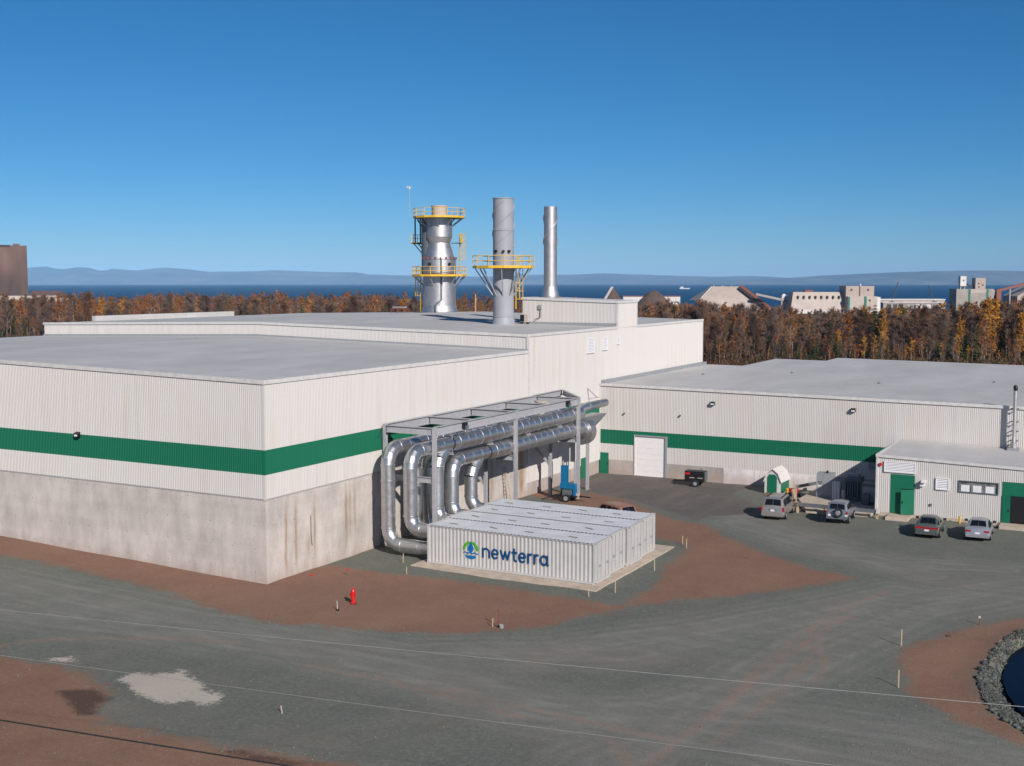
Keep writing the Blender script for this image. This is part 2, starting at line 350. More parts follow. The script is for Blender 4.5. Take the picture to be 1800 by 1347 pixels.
POND_OUT = [(42.4,11.4),(41.8,9.6),(41.4,5.6),(41.2,2.7),(41.6,0.3),(42.3,-1.8),(43.1,-3.2),(43.7,-4.0),(48,-6),(58,-5),(63,2),(62,12),(54,16),(46,14)]
POND_IN = [(43.2,11.6),(42.5,10.2),(42.15,8.9),(42.0,7.1),(42.05,4.5),(42.5,2.2),(43.1,0.5),(43.6,-0.4),(46,-2.2),(48.5,-3.2),(57,-2.6),(60.5,2.5),(59.5,10),(53,14.0),(46.5,12.9)]
TRACKS = [[(31.4,-11.1),(31.5,-7.2),(31.6,-1.5),(31.9,4.8),(32.6,10.7),(34.3,16.6)],[(31.6,-9.4),(31.9,-4.6),(32.3,1.7),(32.9,8.2),(33.6,10.5)],[(32.7,-10.9),(32.9,-7.7),(33.3,-4.0),(33.4,2.3),(33.2,5.4)],[(31.0,-15.5),(31.2,-12.0),(31.4,-9.9)],[(19.7,-10.6),(22.7,-11.1),(26.2,-11.3),(28.6,-11.4),(31.0,-11.5)],[(-3.8,-16.4),(-3.2,-14.8),(-1.1,-13.3),(2.7,-11.0),(6.4,-9.9)],[(32.4,4.0),(34.1,1.8),(34.5,-0.9),(34.3,-1.9)],[(30.3,-14.9),(29.9,-13.8),(28.8,-12.7)],[(12,-11.2),(17,-11.0),(21,-11.7),(25,-12.4)]]
DUST = [[(-40,-9.5),(-13.4,-8.9),(-7.5,-9.7),(-0.8,-9.6),(4.8,-9.0),(12.3,-8.9),(19.3,-9.5),(22.8,-10.2),(28.6,-10.7),(33.6,-10.8),(48,-10.7)],[(-8.7,-12.6),(-3.1,-11.5),(3.9,-10.1),(9.1,-9.5),(16.0,-9.4),(23.1,-10.8),(26.2,-11.3)],[(19.9,-4.8),(25.0,-2.1),(28.9,4.4),(32.2,9.8),(35.8,15.9),(41.5,22.7)],[(29.6,-15.3),(31.0,-10.1),(31.3,-1.6),(32.4,5.1),(34.8,12.6)],[(28.1,-9.4),(34.9,-6.5),(39.6,-6.2),(50.0,-8.6)],[(24.5,-11.5),(29.5,-8.5),(33.2,-1.5),(35.2,6.5),(37.2,13.5),(43,22)],[(-20,-7.2),(-4,-7.4),(8,-7.2),(15,-6.6),(21,-3),(26.5,3.5),(31,10.5),(35,17.5)],[(20,32),(27,27),(33,24),(40,26)],[(12,40),(18,36.5),(25,30),(30,26),(36,22)]]
def sdist(P, poly):
    P = np.asarray(P, float); A = np.array(poly, float); B = np.roll(A, -1, 0)
    best = np.full(len(P), 1e9); ins = np.zeros(len(P), bool)
    for a, b in zip(A, B):
        d = b-a; t = np.clip(((P-a)@d)/(d@d), 0, 1); q = P-(a+t[:, None]*d)
        best = np.minimum(best, np.hypot(q[:, 0], q[:, 1]))
        c = ((a[1] > P[:, 1]) != (b[1] > P[:, 1]))
        with np.errstate(divide='ignore', invalid='ignore'):
            xi = (b[0]-a[0])*(P[:, 1]-a[1])/(b[1]-a[1])+a[0]
        ins ^= c & (P[:, 0] < xi)
    return np.where(ins, best, -best)
def pdist(P, line):
    best = np.full(len(P), 1e9); A = np.array(line, float)
    for a, b in zip(A[:-1], A[1:]):
        d = b-a; t = np.clip(((P-a)@d)/(d@d), 0, 1); q = P-(a+t[:, None]*d); best = np.minimum(best, np.hypot(q[:, 0], q[:, 1]))
    return best
FWD = (-math.sin(YAW), math.cos(YAW)); RGT = (math.cos(YAW), math.sin(YAW))
def heights(P):
    P = np.asarray(P, float); x = P[:, 0]; y = P[:, 1]
    q = (x-CX)*FWD[0]+(y-CY)*FWD[1]; s = (x-CX)*RGT[0]+(y-CY)*RGT[1]
    z = 0.022*np.clip(-x, 0, 45)*(1-sstep(3, 12, y))*sstep(-40, -2, y)
    z = z - 0.22*sstep(30, 47, y)*sstep(-5, 0, x)*(1-sstep(24, 29, x))
    near = (np.hypot(x-15, y-5) < 120)
    z = z + near*(0.035*np.sin(x*0.55+1.3)*np.sin(y*0.47+0.6)+0.02*np.sin(x*1.7+y*0.9)*np.sin(y*1.3))
    z = z - 3.0*sstep(260, 480, q)*sstep(-60, 40, s) - 24*sstep(960, 1160, q)
    so = sdist(P, POND_OUT); si = sdist(P, POND_IN)
    w = np.clip(so/np.maximum(so-si, 1e-3), 0, 1)
    return z - np.where(so > 0, 0.7*np.minimum(w, 1)+np.clip(si, 0, 2)*0.4, 0) + 0.10*np.exp(-(np.clip(so, -9, 9)/0.8)**2)
def gz(x, y): return float(heights([(x, y)])[0])

def axis(lo, hi, st, far):
    fine = list(np.arange(lo, hi+1e-6, st)); a = lo; b = hi; d = st; left = []; right = []
    while a > -far or b < far:
        d = min(d*1.45, 260)
        if a > -far: a -= d; left.append(a)
        if b < far: b += d; right.append(b)
    return np.array(left[::-1]+fine+right)
xs = axis(-46, 62, 0.33, 3600); ys = axis(-33, 60, 0.33, 3600)
gx, gy = np.meshgrid(xs, ys); P2 = np.stack([gx.ravel(), gy.ravel()], -1)
zz = heights(P2)
near = (P2[:, 0] > -62) & (P2[:, 0] < 82) & (P2[:, 1] > -60) & (P2[:, 1] < 62)
def sdn(poly, far=-8):
    r = np.full(len(P2), float(far)); r[near] = sdist(P2[near], poly); return np.clip(r, -8, 8)
grav = np.minimum(np.minimum(-sdn(ROAD_EDGE), -sdn(SOIL_LOW)), -sdn(SOIL_RIGHT))
grav = np.maximum(np.maximum(grav, sdn(PAD_GRAVEL)), sdn(POND_OUT)+.15); grav[~near] = -8
asph = sdn(YARD); silt = np.maximum(sdn(SILT), sdn(SILT2)); wet = np.maximum(sdn(WET), sdn(WET2)-0.3)
trk = np.zeros(len(P2)); dst = np.zeros(len(P2))
for t in TRACKS: trk[near] = np.maximum(trk[near], np.exp(-(pdist(P2[near], t)/0.22)**2))
for t, w in zip(DUST, (2.0, 1.4, 2.4, 1.6, 1.6, 1.5, 1.2, 1.6, 1.6)):
    d = pdist(P2[near], t); dst[near] = np.maximum(dst[near], 0.6*np.exp(-(d/w)**2))
    for off, kk in ((0.8, 1.0), (1.7, .65), (2.5, .4)):
        dst[near] = np.maximum(dst[near], kk*np.exp(-(np.abs(d-off)/0.3)**2))
far = sstep(40, 110, np.hypot(P2[:, 0]-10, P2[:, 1]-8))

m, nt, b = nmat('ground_surface')
def attr(n):
    a = nt.nodes.new('ShaderNodeAttribute'); a.attribute_name = n; return a.outputs['Fac']
P = pos(nt)
n1 = noise(nt, P, 0.7, 5, 0.65); n2 = noise(nt, P, 4.0, 4, 0.7); n3 = noise(nt, P, 11.0, 3, 0.7); n4 = noise(nt, P, 0.13, 4, 0.6)
edge = math_(nt, 'ADD', math_(nt, 'MULTIPLY_ADD', n1, 2.2, -1.1), math_(nt, 'ADD', math_(nt, 'MULTIPLY_ADD', n2, 1.5, -0.75), math_(nt, 'MULTIPLY_ADD', n3, 1.4, -0.7)))
def mask(a, w=0.22, k=1.0):
    v = math_(nt, 'ADD', attr(a), math_(nt, 'MULTIPLY', edge, k))
    mr = nt.nodes.new('ShaderNodeMapRange'); mr.interpolation_type = 'SMOOTHSTEP'
    mr.inputs[1].default_value = -w; mr.inputs[2].default_value = w
    L(nt, v, mr.inputs[0]); return mr.outputs[0]
vor = N(nt, 'ShaderNodeTexVoronoi'); vor.inputs['Scale'].default_value = 9.0; L(nt, P, vor.inputs['Vector'])
vs = nt.nodes.new('ShaderNodeSeparateColor'); L(nt, vor.outputs['Color'], vs.inputs[0])
soil = mix(nt, 0.5, ramp(nt, n1, [(0.3, (0.182, 0.094, 0.063)), (0.7, (0.277, 0.146, 0.097))]), ramp(nt, n2, [(0.25, (0.165, 0.093, 0.064)), (0.75, (0.294, 0.159, 0.107))]))
soil = mix(nt, 0.35, soil, ramp(nt, n3, [(0.3, (0.141, 0.080, 0.055)), (0.7, (0.319, 0.185, 0.124))]))
soil = mix(nt, math_(nt, 'MULTIPLY', ramp(nt, n4, [(0.45, 0), (0.7, 1)]), 0.4), soil, (0.295, 0.178, 0.113))
grv = mix(nt, 0.3, ramp(nt, n1, [(0.3, (0.112, 0.119, 0.100)), (0.7, (0.157, 0.164, 0.138))]), ramp(nt, vs.outputs[0], [(0.0, (0.076, 0.082, 0.068)), (0.9, (0.191, 0.198, 0.165)), (1.0, (0.316, 0.298, 0.242))]))
grv = mix(nt, 0.4, grv, ramp(nt, n2, [(0.3, (0.089, 0.095, 0.081)), (0.7, (0.191, 0.193, 0.159))]))
dn = math_(nt, 'MULTIPLY', attr('dust'), ramp(nt, noise(nt, pos(nt, (0.35, 1.2, 1)), 1.0, 4), [(0.3, 0.3), (0.65, 1.0)]))
grv = mix(nt, math_(nt, 'MULTIPLY', dn, 0.72), grv, (0.265, 0.25, 0.222))
tn = math_(nt, 'MULTIPLY', attr('track'), ramp(nt, noise(nt, P, 1.3, 5, 0.7), [(0.36, 0.05), (0.58, 0.62)]))
grv = mix(nt, tn, grv, (0.304, 0.181, 0.131))
grv = mix(nt, math_(nt, 'MULTIPLY', ramp(nt, n4, [(0.5, 0), (0.68, 1)]), 0.22), grv, (0.261, 0.189, 0.145))
asp = mix(nt, 0.5, ramp(nt, n1, [(0.3, (0.104, 0.090, 0.083)), (0.7, (0.142, 0.119, 0.106))]), ramp(nt, n2, [(0.3, (0.090, 0.081, 0.075)), (0.7, (0.167, 0.145, 0.131))]))
asp = mix(nt, ramp(nt, noise(nt, pos(nt, (0.5, 0.12, 1)), 1.0, 4), [(0.5, 0), (0.7, 0.45)]), asp, (0.217, 0.174, 0.145))
col = mix(nt, mask('gravel', 0.45), soil, grv)
col = mix(nt, math_(nt, 'MULTIPLY', ramp(nt, vs.outputs[1], [(0.86, 0), (0.92, 1)]), 0.28), col, (0.24, 0.20, 0.16))
col = mix(nt, mask('asphalt', 0.35, 0.5), col, asp)
col = mix(nt, mask('silt', 0.16, 0.62), col, ramp(nt, n2, [(0.25, (0.43, 0.37, 0.31)), (0.75, (0.475, 0.415, 0.35))]))
wetm = mask('wet', 0.3, 0.5)
col = mix(nt, math_(nt, 'MULTIPLY', wetm, 0.75), col, (0.045, 0.022, 0.016))
grass = ramp(nt, noise(nt, P, 0.05, 5, 0.7), [(0.35, (0.075, 0.055, 0.03)), (0.55, (0.13, 0.095, 0.045)), (0.7, (0.07, 0.07, 0.03))])
col = mix(nt, attr('far'), col, grass)
L(nt, col, b.inputs['Base Color']); b.inputs['Specular IOR Level'].default_value = 0.25
L(nt, math_(nt, 'MULTIPLY_ADD', wetm, -0.35, 0.95), b.inputs['Roughness'])
hgt = math_(nt, 'ADD', math_(nt, 'MULTIPLY', n2, 0.6), math_(nt, 'ADD', math_(nt, 'MULTIPLY', vor.outputs['Distance'], -0.5), math_(nt, 'MULTIPLY', n3, 0.5)))
bump(nt, b, hgt, 0.3, 0.05)

nx, ny = len(xs), len(ys)
quad = np.array([(j*nx+i, j*nx+i+1, (j+1)*nx+i+1, (j+1)*nx+i) for j in range(ny-1) for i in range(nx-1)])
fc = grav[quad].mean(1); fa = asph[quad].mean(1)
cls = np.where(fa > 0, 2, np.where(fc > 0, 1, 0))
def ground_part(name, sel):
    q = quad[sel]; used, inv = np.unique(q.ravel(), return_inverse=True)
    me = bpy.data.meshes.new(name)
    me.vertices.add(len(used)); me.vertices.foreach_set('co', np.column_stack([P2[used], zz[used]]).astype(np.float32).ravel())
    me.loops.add(len(inv)); me.loops.foreach_set('vertex_index', inv.astype(np.int32))
    me.polygons.add(len(q)); me.polygons.foreach_set('loop_start', np.arange(0, len(inv), 4, dtype=np.int32)); me.polygons.foreach_set('loop_total', np.full(len(q), 4, np.int32))
    me.update(calc_edges=True); me.polygons.foreach_set('use_smooth', [True]*len(q))
    for an, arr in (('gravel', grav), ('asphalt', asph), ('silt', silt), ('wet', wet), ('track', trk), ('dust', dst), ('far', far)):
        a = me.attributes.new(an, 'FLOAT', 'POINT'); a.data.foreach_set('value', arr[used].astype(np.float32))
    me.materials.append(MATS['ground_surface'])
    o = bpy.data.objects.new(name, me); COL.objects.link(o); return tag(o, kind='structure')
tag(ground_part('ground', cls == 0), 'red brown bare soil and distant rough grass round the plant')
tag(ground_part('gravel_road', cls == 1), 'grey green gravel road and yard surface with dusty wheel tracks')
tag(ground_part('asphalt_yard', cls == 2), 'dark worn asphalt in front of the white roller door')

def to_frame(q, s, z=0.0): return (CX+FWD[0]*q+RGT[0]*s, CY+FWD[1]*q+RGT[1]*s, z)
# sea
mb = MB(); n = 24
qs = [850*(24000/850)**(i/n) for i in range(n+1)]; ss = np.linspace(-24000, 24000, 31)
mb.add([to_frame(q, s, -20-(q*q+s*s)/12.74e6) for q in qs for s in ss], [(i*31+j, i*31+j+1, (i+1)*31+j+1, (i+1)*31+j) for i in range(n) for j in range(30)])
tag(mb.build('sea', 'sea_water'), 'deep blue strait behind the wood', kind='structure')
# hills beyond the sea: two ridges with real depth
def hills(name, prof, Q, depth, label, wob):
    px = np.array([p[0] for p in prof]); py = np.array([p[1] for p in prof])
    S = np.arange(-17500, 17500.1, 55.0); rows = 14; V = []
    for r in range(rows+1):
        t = r/rows; q = Q-depth*0.5+depth*t
        for s in S:
            x = 900+2069.4*s/q
            top = CZ+(493-(488+(np.interp(x, px, py)-488)*1.2))/2069.4*Q+60
            top += wob*(math.sin(s*0.0021+1)*8+math.sin(s*0.0047)*5+math.sin(s*0.011+2)*3)
            shape = math.sin(math.pi*min(t, 1))**0.9
            valley = 1-0.35*(1-t)*(0.5+0.5*math.sin(s*0.003+3*t*math.sin(s*0.0007)))
            V.append(to_frame(q, s, -60+max(top, 8)*shape*(valley if t < 0.5 else 1)))
    w = len(S); mb = MB()
    mb.add(V, [(r*w+i, r*w+i+1, (r+1)*w+i+1, (r+1)*w+i) for r in range(rows) for i in range(w-1)])
    return tag(mb.build(name, 'hill_wood', smooth=True), label, kind='structure')
hills('hills', [(-900,476),(-300,479),(0,475),(55,474),(85,472),(110,477),(140,473),(160,474),(185,480),(200,475),(240,478),(290,474),(330,476),(370,480),(450,479),(480,477),(560,480),(630,481),(650,484),(700,485),(840,487),(900,486),(960,484),(1000,484),(1060,482),(1130,484),(1190,486),(1260,487),(1320,486),(1400,489),(1600,489),(2800,488)], 21000, 4600, 'long blue hill range across the strait', 0.25)
hills('hills', [(-900,500),(1000,500),(1150,496),(1250,493),(1330,491),(1400,488),(1450,485),(1500,483),(1560,481),(1640,479),(1740,478),(1800,479),(2100,477),(2800,480)], 17500, 2600, 'darker wooded headland at the right end of the far shore', 0.25)

# boulders round the pond, each a stone of its own, and its water
pond = tag(MB().prism(POND_IN, -1.9, -0.42).build('pond', 'pond_water'), 'dark still pond water ringed by boulders', kind='structure')
bank = tag(MB().tube([(x, y, gz(x, y)-0.22) for x, y in POND_OUT[:8]], 0.12, 6).build('pond_bank', 'stone_grey'), 'rock lined bank of the pond', kind='structure')
rocks = []
for k in range(7):
    bm = bmesh.new(); bmesh.ops.create_icosphere(bm, subdivisions=1, radius=1)
    for v in bm.verts: v.co *= random.uniform(0.72, 1.2); v.co.z *= 0.72
    me = bpy.data.meshes.new('stone'); bm.to_mesh(me); bm.free(); me.materials.append(MATS['stone_grey']); rocks.append(me)
cnt = 0; tries = 0; taken = []
while cnt < 290 and tries < 20000:
    tries += 1
    x = random.uniform(41, 44.9); y = random.uniform(-4.5, 13.5)
    Pq = [(x, y)]; so = sdist(Pq, POND_OUT)[0]; si = sdist(Pq, POND_IN)[0]
    if so < -0.15 or si > 0.12 or y < 1-(x-41)*1.9 and x > 44.3: continue
    r = random.uniform(0.08, 0.19)
    if any((x-a)**2+(y-c)**2 < (0.66*(r+d))**2 for a, c, d in taken): continue
    taken.append((x, y, r))
    o = bpy.data.objects.new('stone', random.choice(rocks)); COL.objects.link(o); o.parent = bank
    o.location = (x, y, gz(x, y)+r*0.25); o.scale = (r*random.uniform(.8, 1.3), r, r*random.uniform(.8, 1.1)); o.rotation_euler = (random.uniform(-.5, .5), random.uniform(-.5, .5), random.uniform(0, 6.28)); cnt += 1

# smaller rubble packed between the boulders
mb = MB(); k_ = 0
while k_ < 2600:
    x = random.uniform(41, 46.5); y = random.uniform(-4.5, 13.5)
    if sdist([(x, y)], POND_OUT)[0] < -.1 or sdist([(x, y)], POND_IN)[0] > .2: continue
    r = random.uniform(.03, .075); z = gz(x, y)+r*.3; k_ += 1; j = lambda: random.uniform(.7, 1.3)*r
    mb.add([(x+j(), y, z), (x-j(), y+j()*.3, z), (x, y+j(), z), (x+j()*.3, y-j(), z), (x, y, z+j()), (x, y, z-r)], [(0, 2, 4), (2, 1, 4), (1, 3, 4), (3, 0, 4), (2, 0, 5), (1, 2, 5), (3, 1, 5), (0, 3, 5)])
tag(mb.build('rubble', 'stone_grey'), 'small broken rubble packed between the pond boulders', kind='stuff')

# loose pebbles scattered over soil and gravel
cand = np.column_stack([RNG.uniform(-24, 46, 60000), RNG.uniform(-30, 26, 60000)])
d2 = np.hypot(cand[:, 0]-CX, cand[:, 1]-CY)
inb = (cand[:, 0] < 0.3) & (cand[:, 1] > -0.3)
slab = (cand[:, 0] > 5.2) & (cand[:, 0] < 18.9) & (cand[:, 1] > 7.9) & (cand[:, 1] < 21.6)
keep = (~inb) & (~slab) & (sdist(cand, POND_OUT) < 0) & (RNG.random(60000) < np.clip(1.1-d2/85, 0.05, 1)**1.5)
ge = np.minimum(np.minimum(np.abs(sdist(cand, ROAD_EDGE)), np.abs(sdist(cand, SOIL_LOW))), np.abs(sdist(cand, SOIL_RIGHT)))
keep &= RNG.random(60000) < (0.30+0.70*np.exp(-ge/0.7))
cand = cand[keep]; hz = heights(cand); mb = MB()
oct_f = [(0, 2, 4), (2, 1, 4), (1, 3, 4), (3, 0, 4), (2, 0, 5), (1, 2, 5), (3, 1, 5), (0, 3, 5)]
for (x, y), z in zip(cand, hz):
    r = random.choice((0.02, 0.025, 0.03, 0.03, 0.04, 0.055)); a = random.uniform(.7, 1.4); c = random.uniform(.7, 1.3)
    mb.add([(x+r*a, y, z), (x-r*a, y+r*.2, z), (x, y+r*c, z), (x+r*.2, y-r*c, z), (x, y, z+r*.8), (x, y, z-r*.5)], oct_f)
tag(mb.build('pebbles', 'pebble'), 'loose pale pebbles strewn over soil and gravel', kind='stuff')
# ------------------------------------------------------------------ building helpers
def corr(mb, a, b, z0, z1, nrm, pitch=0.154, dep=0.022):
    a = np.array(a, float); b = np.array(b, float); nrm = np.array(nrm, float); Ln = np.hypot(*(b-a)); d = (b-a)/Ln
    f0 = z0 if callable(z0) else (lambda t: z0); f1 = z1 if callable(z1) else (lambda t: z1)
    k = max(1, int(round(Ln/pitch))); st = []
    for i in range(k):
        for fr, o in ((0, 0), (0.5, 0), (0.6, 1), (0.9, 1)): st.append(((i+fr)*Ln/k, o*dep))
    st.append((Ln, 0)); vs = []
    for s, o in st:
        p = a+d*s+nrm*o; t = s/Ln
        vs += [(p[0], p[1], f0(t)), (p[0], p[1], f1(t))]
    return mb.add(vs, [(2*i, 2*i+2, 2*i+3, 2*i+1) for i in range(len(st)-1)])
def siding(name, mat, parent, a, b, z0, z1, nrm): return corr(MB(), a, b, z0, z1, nrm).build(name, mat, parent)
def louver(parent, face, u0, u1, z0, z1, off, slats, mat='louver_white', name='louver'):
    # face 'x' looks to +x (u = y), face 'y' looks to -y (u = x)
    def bx(mb, ua, ub, da, db, za, zb):
        if face == 'x': mb.box(off+da, off+db, ua, ub, za, zb)
        else: mb.box(ua, ub, off-db, off-da, za, zb)
    mb = MB(); t = 0.07
    bx(mb, u0, u1, 0, .11, z0, z0+t); bx(mb, u0, u1, 0, .11, z1-t, z1); bx(mb, u0, u0+t, 0, .109, z0+t, z1-t); bx(mb, u1-t, u1, 0, .109, z0+t, z1-t)
    fr = mb.build(name, mat, parent)
    mb = MB(); bx(mb, u0+t, u1-t, 0.005, .02, z0+t, z1-t); mb.build('backing', 'cabinet_dark', fr)
    h = (z1-z0-2*t)/slats
    for i in range(slats):
        mb = MB(); za = z0+t+i*h
        if face == 'x': mb.add([(off+.1, u0+t, za+.005), (off+.1, u1-t, za+.005), (off+.03, u1-t, za+h*.75), (off+.03, u0+t, za+h*.75), (off+.1, u0+t, za+.02), (off+.1, u1-t, za+.02), (off+.03, u1-t, za+h*.75+.015), (off+.03, u0+t, za+h*.75+.015)], [(0, 1, 2, 3), (4, 7, 6, 5), (0, 4, 5, 1), (2, 6, 7, 3), (0, 3, 7, 4), (1, 5, 6, 2)])
        else: mb.add([(u0+t, off-.1, za+.005), (u1-t, off-.1, za+.005), (u1-t, off-.03, za+h*.75), (u0+t, off-.03, za+h*.75), (u0+t, off-.1, za+.02), (u1-t, off-.1, za+.02), (u1-t, off-.03, za+h*.75+.015), (u0+t, off-.03, za+h*.75+.015)], [(0, 3, 2, 1), (4, 5, 6, 7), (0, 1, 5, 4), (2, 3, 7, 6), (0, 4, 7, 3), (1, 2, 6, 5)])
        mb.build('slat', mat, fr)
    return fr
def flood(parent, x, y, z):
    mb = MB(); mb.box(x-.2, x+.2, y-.3, y-.06, z, z+.2); mb.box(x-.05, x+.05, y-.06, y+.02, z, z+.15)
    mb.add([(x-.21, y-.33, z+.20), (x+.21, y-.33, z+.20), (x+.21, y-.05, z+.30), (x-.21, y-.05, z+.30), (x-.21, y-.33, z+.225), (x+.21, y-.33, z+.225), (x+.21, y-.05, z+.325), (x-.21, y-.05, z+.325)], [(0, 3, 2, 1), (4, 5, 6, 7), (0, 1, 5, 4), (1, 2, 6, 5), (2, 3, 7, 6), (3, 0, 4, 7)])
    o = mb.build('wall_lamp', 'black_metal', parent)
    MB().add([(x-.15, y-.305, z+.03), (x+.15, y-.305, z+.03), (x+.15, y-.305, z+.16), (x-.15, y-.305, z+.16)], [(0, 1, 2, 3)]).build('lens', 'louver_white', o)
    return o
ZC, G0, G1 = 5.36, 6.89, 8.44
RIDGE = -30.5
def gable(e, r): return lambda x: e+(r-e)*(1-abs(x-RIDGE)/30.5)
zf = gable(12.72, 13.38); zt = gable(14.12, 14.72)

# ------------------------------------------------------------------ front hall
fh = thing('front_hall', 'long white metal clad hall on a tall bare concrete base with green stripe', 'building', (-30, 17, 0))
fh.location = (0, 0, 0)
jx = [-61, -53, -45, -37, -29, -19.77, -9.88, -3.81, 0]; jy = [0, 6.61, 13.6, 20.6, 27.8, 35.1]
for a, c in zip(jx[:-1], jx[1:]):
    MB().box(a+.012, c-(.012 if c < 0 else 0), 0, .3, -0.8, ZC).build('concrete_panel', 'concrete', fh)
for a, c in zip(jy[:-1], jy[1:]):
    MB().box(-.3, 0, a+(.012 if a > 0 else .301), c-.012, -0.8, ZC).build('concrete_panel', 'concrete', fh)
for a in jx[1:-1]: MB().box(a-.02, a+.02, -.004, .2, -.8, ZC).build('joint_strip', 'joint_grout', fh)
for a in jy[1:-1]: MB().box(-.2, .004, a-.015, a+.015, -.8, ZC).build('joint_strip', 'joint_grout', fh)
MB().box(-60.8, -.28, .28, 35.0, -0.9, ZC+.05).build('inner_wall', 'concrete', fh)
mb = MB(); vs = []
for x in (-60.9, RIDGE, -.08):
    for y in (.08, 35.1): vs += [(x, y, ZC), (x, y, zf(x)-.12)]
mb.add(vs, [(0, 4, 5, 1), (4, 8, 9, 5), (2, 3, 7, 6), (6, 7, 11, 10), (0, 1, 3, 2), (8, 10, 11, 9)]).build('wall_core', 'trim_grey', fh)
for nm, mt, za, zb in (('lower_siding', 'white_siding', ZC-.05, G0), ('green_stripe', 'green_siding', G0+.002, G1), ('upper_siding', 'white_siding', G1+.002, None)):
    siding(nm, mt, fh, (-61, -.03), (-.1, -.03), za, zb or (lambda t: zf(-61+60.9*t)-.05), (0, -1))
    siding(nm, mt, fh, (.03, .1), (.03, 35.12), za, zb or 12.68, (1, 0))
for z0, z1, mt in ((ZC-.06, G0, 'white_siding'), (G0+.002, G1, 'green_siding'), (G1+.002, 12.6, 'white_siding')): MB().box(-.11, .056, -.056, .11, z0, z1).build('corner_trim', mt, fh)
for sg in ((-61.12, RIDGE), (RIDGE, .12)):
    x0, x1 = sg; z0, z1 = zf(max(x0, -61)), zf(min(x1, 0))
    mb = MB(); mb.add([(x0, -.12, z0-.2), (x1, -.12, z1-.2), (x1, .1, z1-.2), (x0, .1, z0-.2), (x0, -.12, z0+.06), (x1, -.12, z1+.06), (x1, .1, z1+.06), (x0, .1, z0+.06)], [(0, 3, 2, 1), (4, 5, 6, 7), (0, 1, 5, 4), (1, 2, 6, 5), (2, 3, 7, 6), (3, 0, 4, 7)])
    mb.build('eave_trim', 'trim_white', fh)
MB().box(-.1, .115, .102, 35.1, 12.52, 12.78).build('eave_trim', 'trim_white', fh)
mb = MB(); mb.add([(x, y, zf(x)) for x in (-61, RIDGE, -.05) for y in (.05, 35.12)], [(0, 2, 3, 1), (2, 4, 5, 3)]); mb.build('roof', 'roof_membrane', fh)
MB().box(-61, .06, -.045, .0, ZC-.03, ZC+.02).build('drip_flashing', 'cabinet_dark', fh)
MB().box(0, .045, .0, 35.1, ZC-.03, ZC+.02).build('drip_flashing', 'cabinet_dark', fh)
flood(fh, -16.1, -.07, 8.3)
mb = MB(); mb.tube([(.07, 12.4, 8.35), (.08, 12.2, 7.9), (.08, 12.0, 7.85)], .02, 6); mb.build('cable', 'black_metal', fh)
# splices of conduit at the concrete
mb = MB(); mb.tube([(.03, 4.4, 3.6), (.03, 4.42, 2.2), (.04, 4.5, 1.6)], .03, 6); mb.build('conduit', 'cabinet_dark', fh)

# ------------------------------------------------------------------ tall hall with roof house
th = thing('tall_hall', 'taller white metal clad hall carrying the stacks and a roof house', 'building', (0, 0, 0))
X = 0.04
mb = MB(); vs = []
for x in (-60.9, RIDGE, -.04):
    for y in (35.2, 80.9): vs += [(x, y, -.9), (x, y, zt(x)-.1)]
mb.add(vs, [(0, 4, 5, 1), (4, 8, 9, 5), (2, 3, 7, 6), (6, 7, 11, 10), (0, 1, 3, 2), (8, 10, 11, 9)]).build('wall_core', 'trim_grey', th)
for a, c in ((35.14, 40.2), (40.2, 45.9), (47.25, 50.42)):
    MB().box(-.05, X, a+.01, c-.01, -.9, 1.1).build('concrete_panel', 'concrete_low', th)
siding('lower_siding', 'white_siding', th, (X+.03, 35.14), (X+.03, 50.5), 1.05, 5.3, (1, 0))
siding('green_stripe', 'green_siding', th, (X+.03, 35.14), (X+.03, 50.5), 5.302, 7.08, (1, 0))
siding('upper_siding', 'white_siding', th, (X+.03, 35.14), (X+.03, 81), 7.082, 14.05, (1, 0))
siding('front_siding', 'white_siding', th, (-61, 35.12), (0, 35.12), lambda t: zf(-61+61*t)-.1, lambda t: zt(-61+61*t)-.02, (0, -1))
MB().box(-.1, X+.08, 35.04, 35.2, 1.05, 14.1).build('corner_trim', 'trim_white', th)
MB().box(-.1, X+.08, 80.9, 81.06, 8, 14.1).build('corner_trim', 'trim_white', th)
MB().box(-.1, X+.11, 35.2, 54.7, 13.95, 14.2).build('eave_trim', 'trim_white', th)
MB().box(-.1, X+.11, 60.0, 81.1, 13.95, 14.2).build('eave_trim', 'trim_white', th)
for x0, x1 in ((-61.12, RIDGE), (RIDGE, .1)):
    z0, z1 = zt(max(x0, -61)), zt(min(x1, 0))
    mb = MB(); mb.add([(x0, 35.02, z0-.18), (x1, 35.02, z1-.18), (x1, 35.22, z1-.18), (x0, 35.22, z0-.18), (x0, 35.02, z0+.06), (x1, 35.02, z1+.06), (x1, 35.22, z1+.06), (x0, 35.22, z0+.06)], [(0, 3, 2, 1), (4, 5, 6, 7), (0, 1, 5, 4), (1, 2, 6, 5), (2, 3, 7, 6), (3, 0, 4, 7)])
    mb.build('eave_trim', 'trim_white', th)
    zz0, zz1 = zf(max(x0, -61)), zf(min(x1, 0))
    mb = MB(); mb.add([(x0, 34.97, zz0+.0), (x1, 34.97, zz1+.0), (x1, 35.1, zz1), (x0, 35.1, zz0), (x0, 34.99, zz0+.16), (x1, 34.99, zz1+.16), (x1, 35.1, zz1+.16), (x0, 35.1, zz0+.16)], [(0, 3, 2, 1), (4, 5, 6, 7), (0, 1, 5, 4), (1, 2, 6, 5), (2, 3, 7, 6), (3, 0, 4, 7)])
    mb.build('base_flashing', 'cabinet_grey', th)
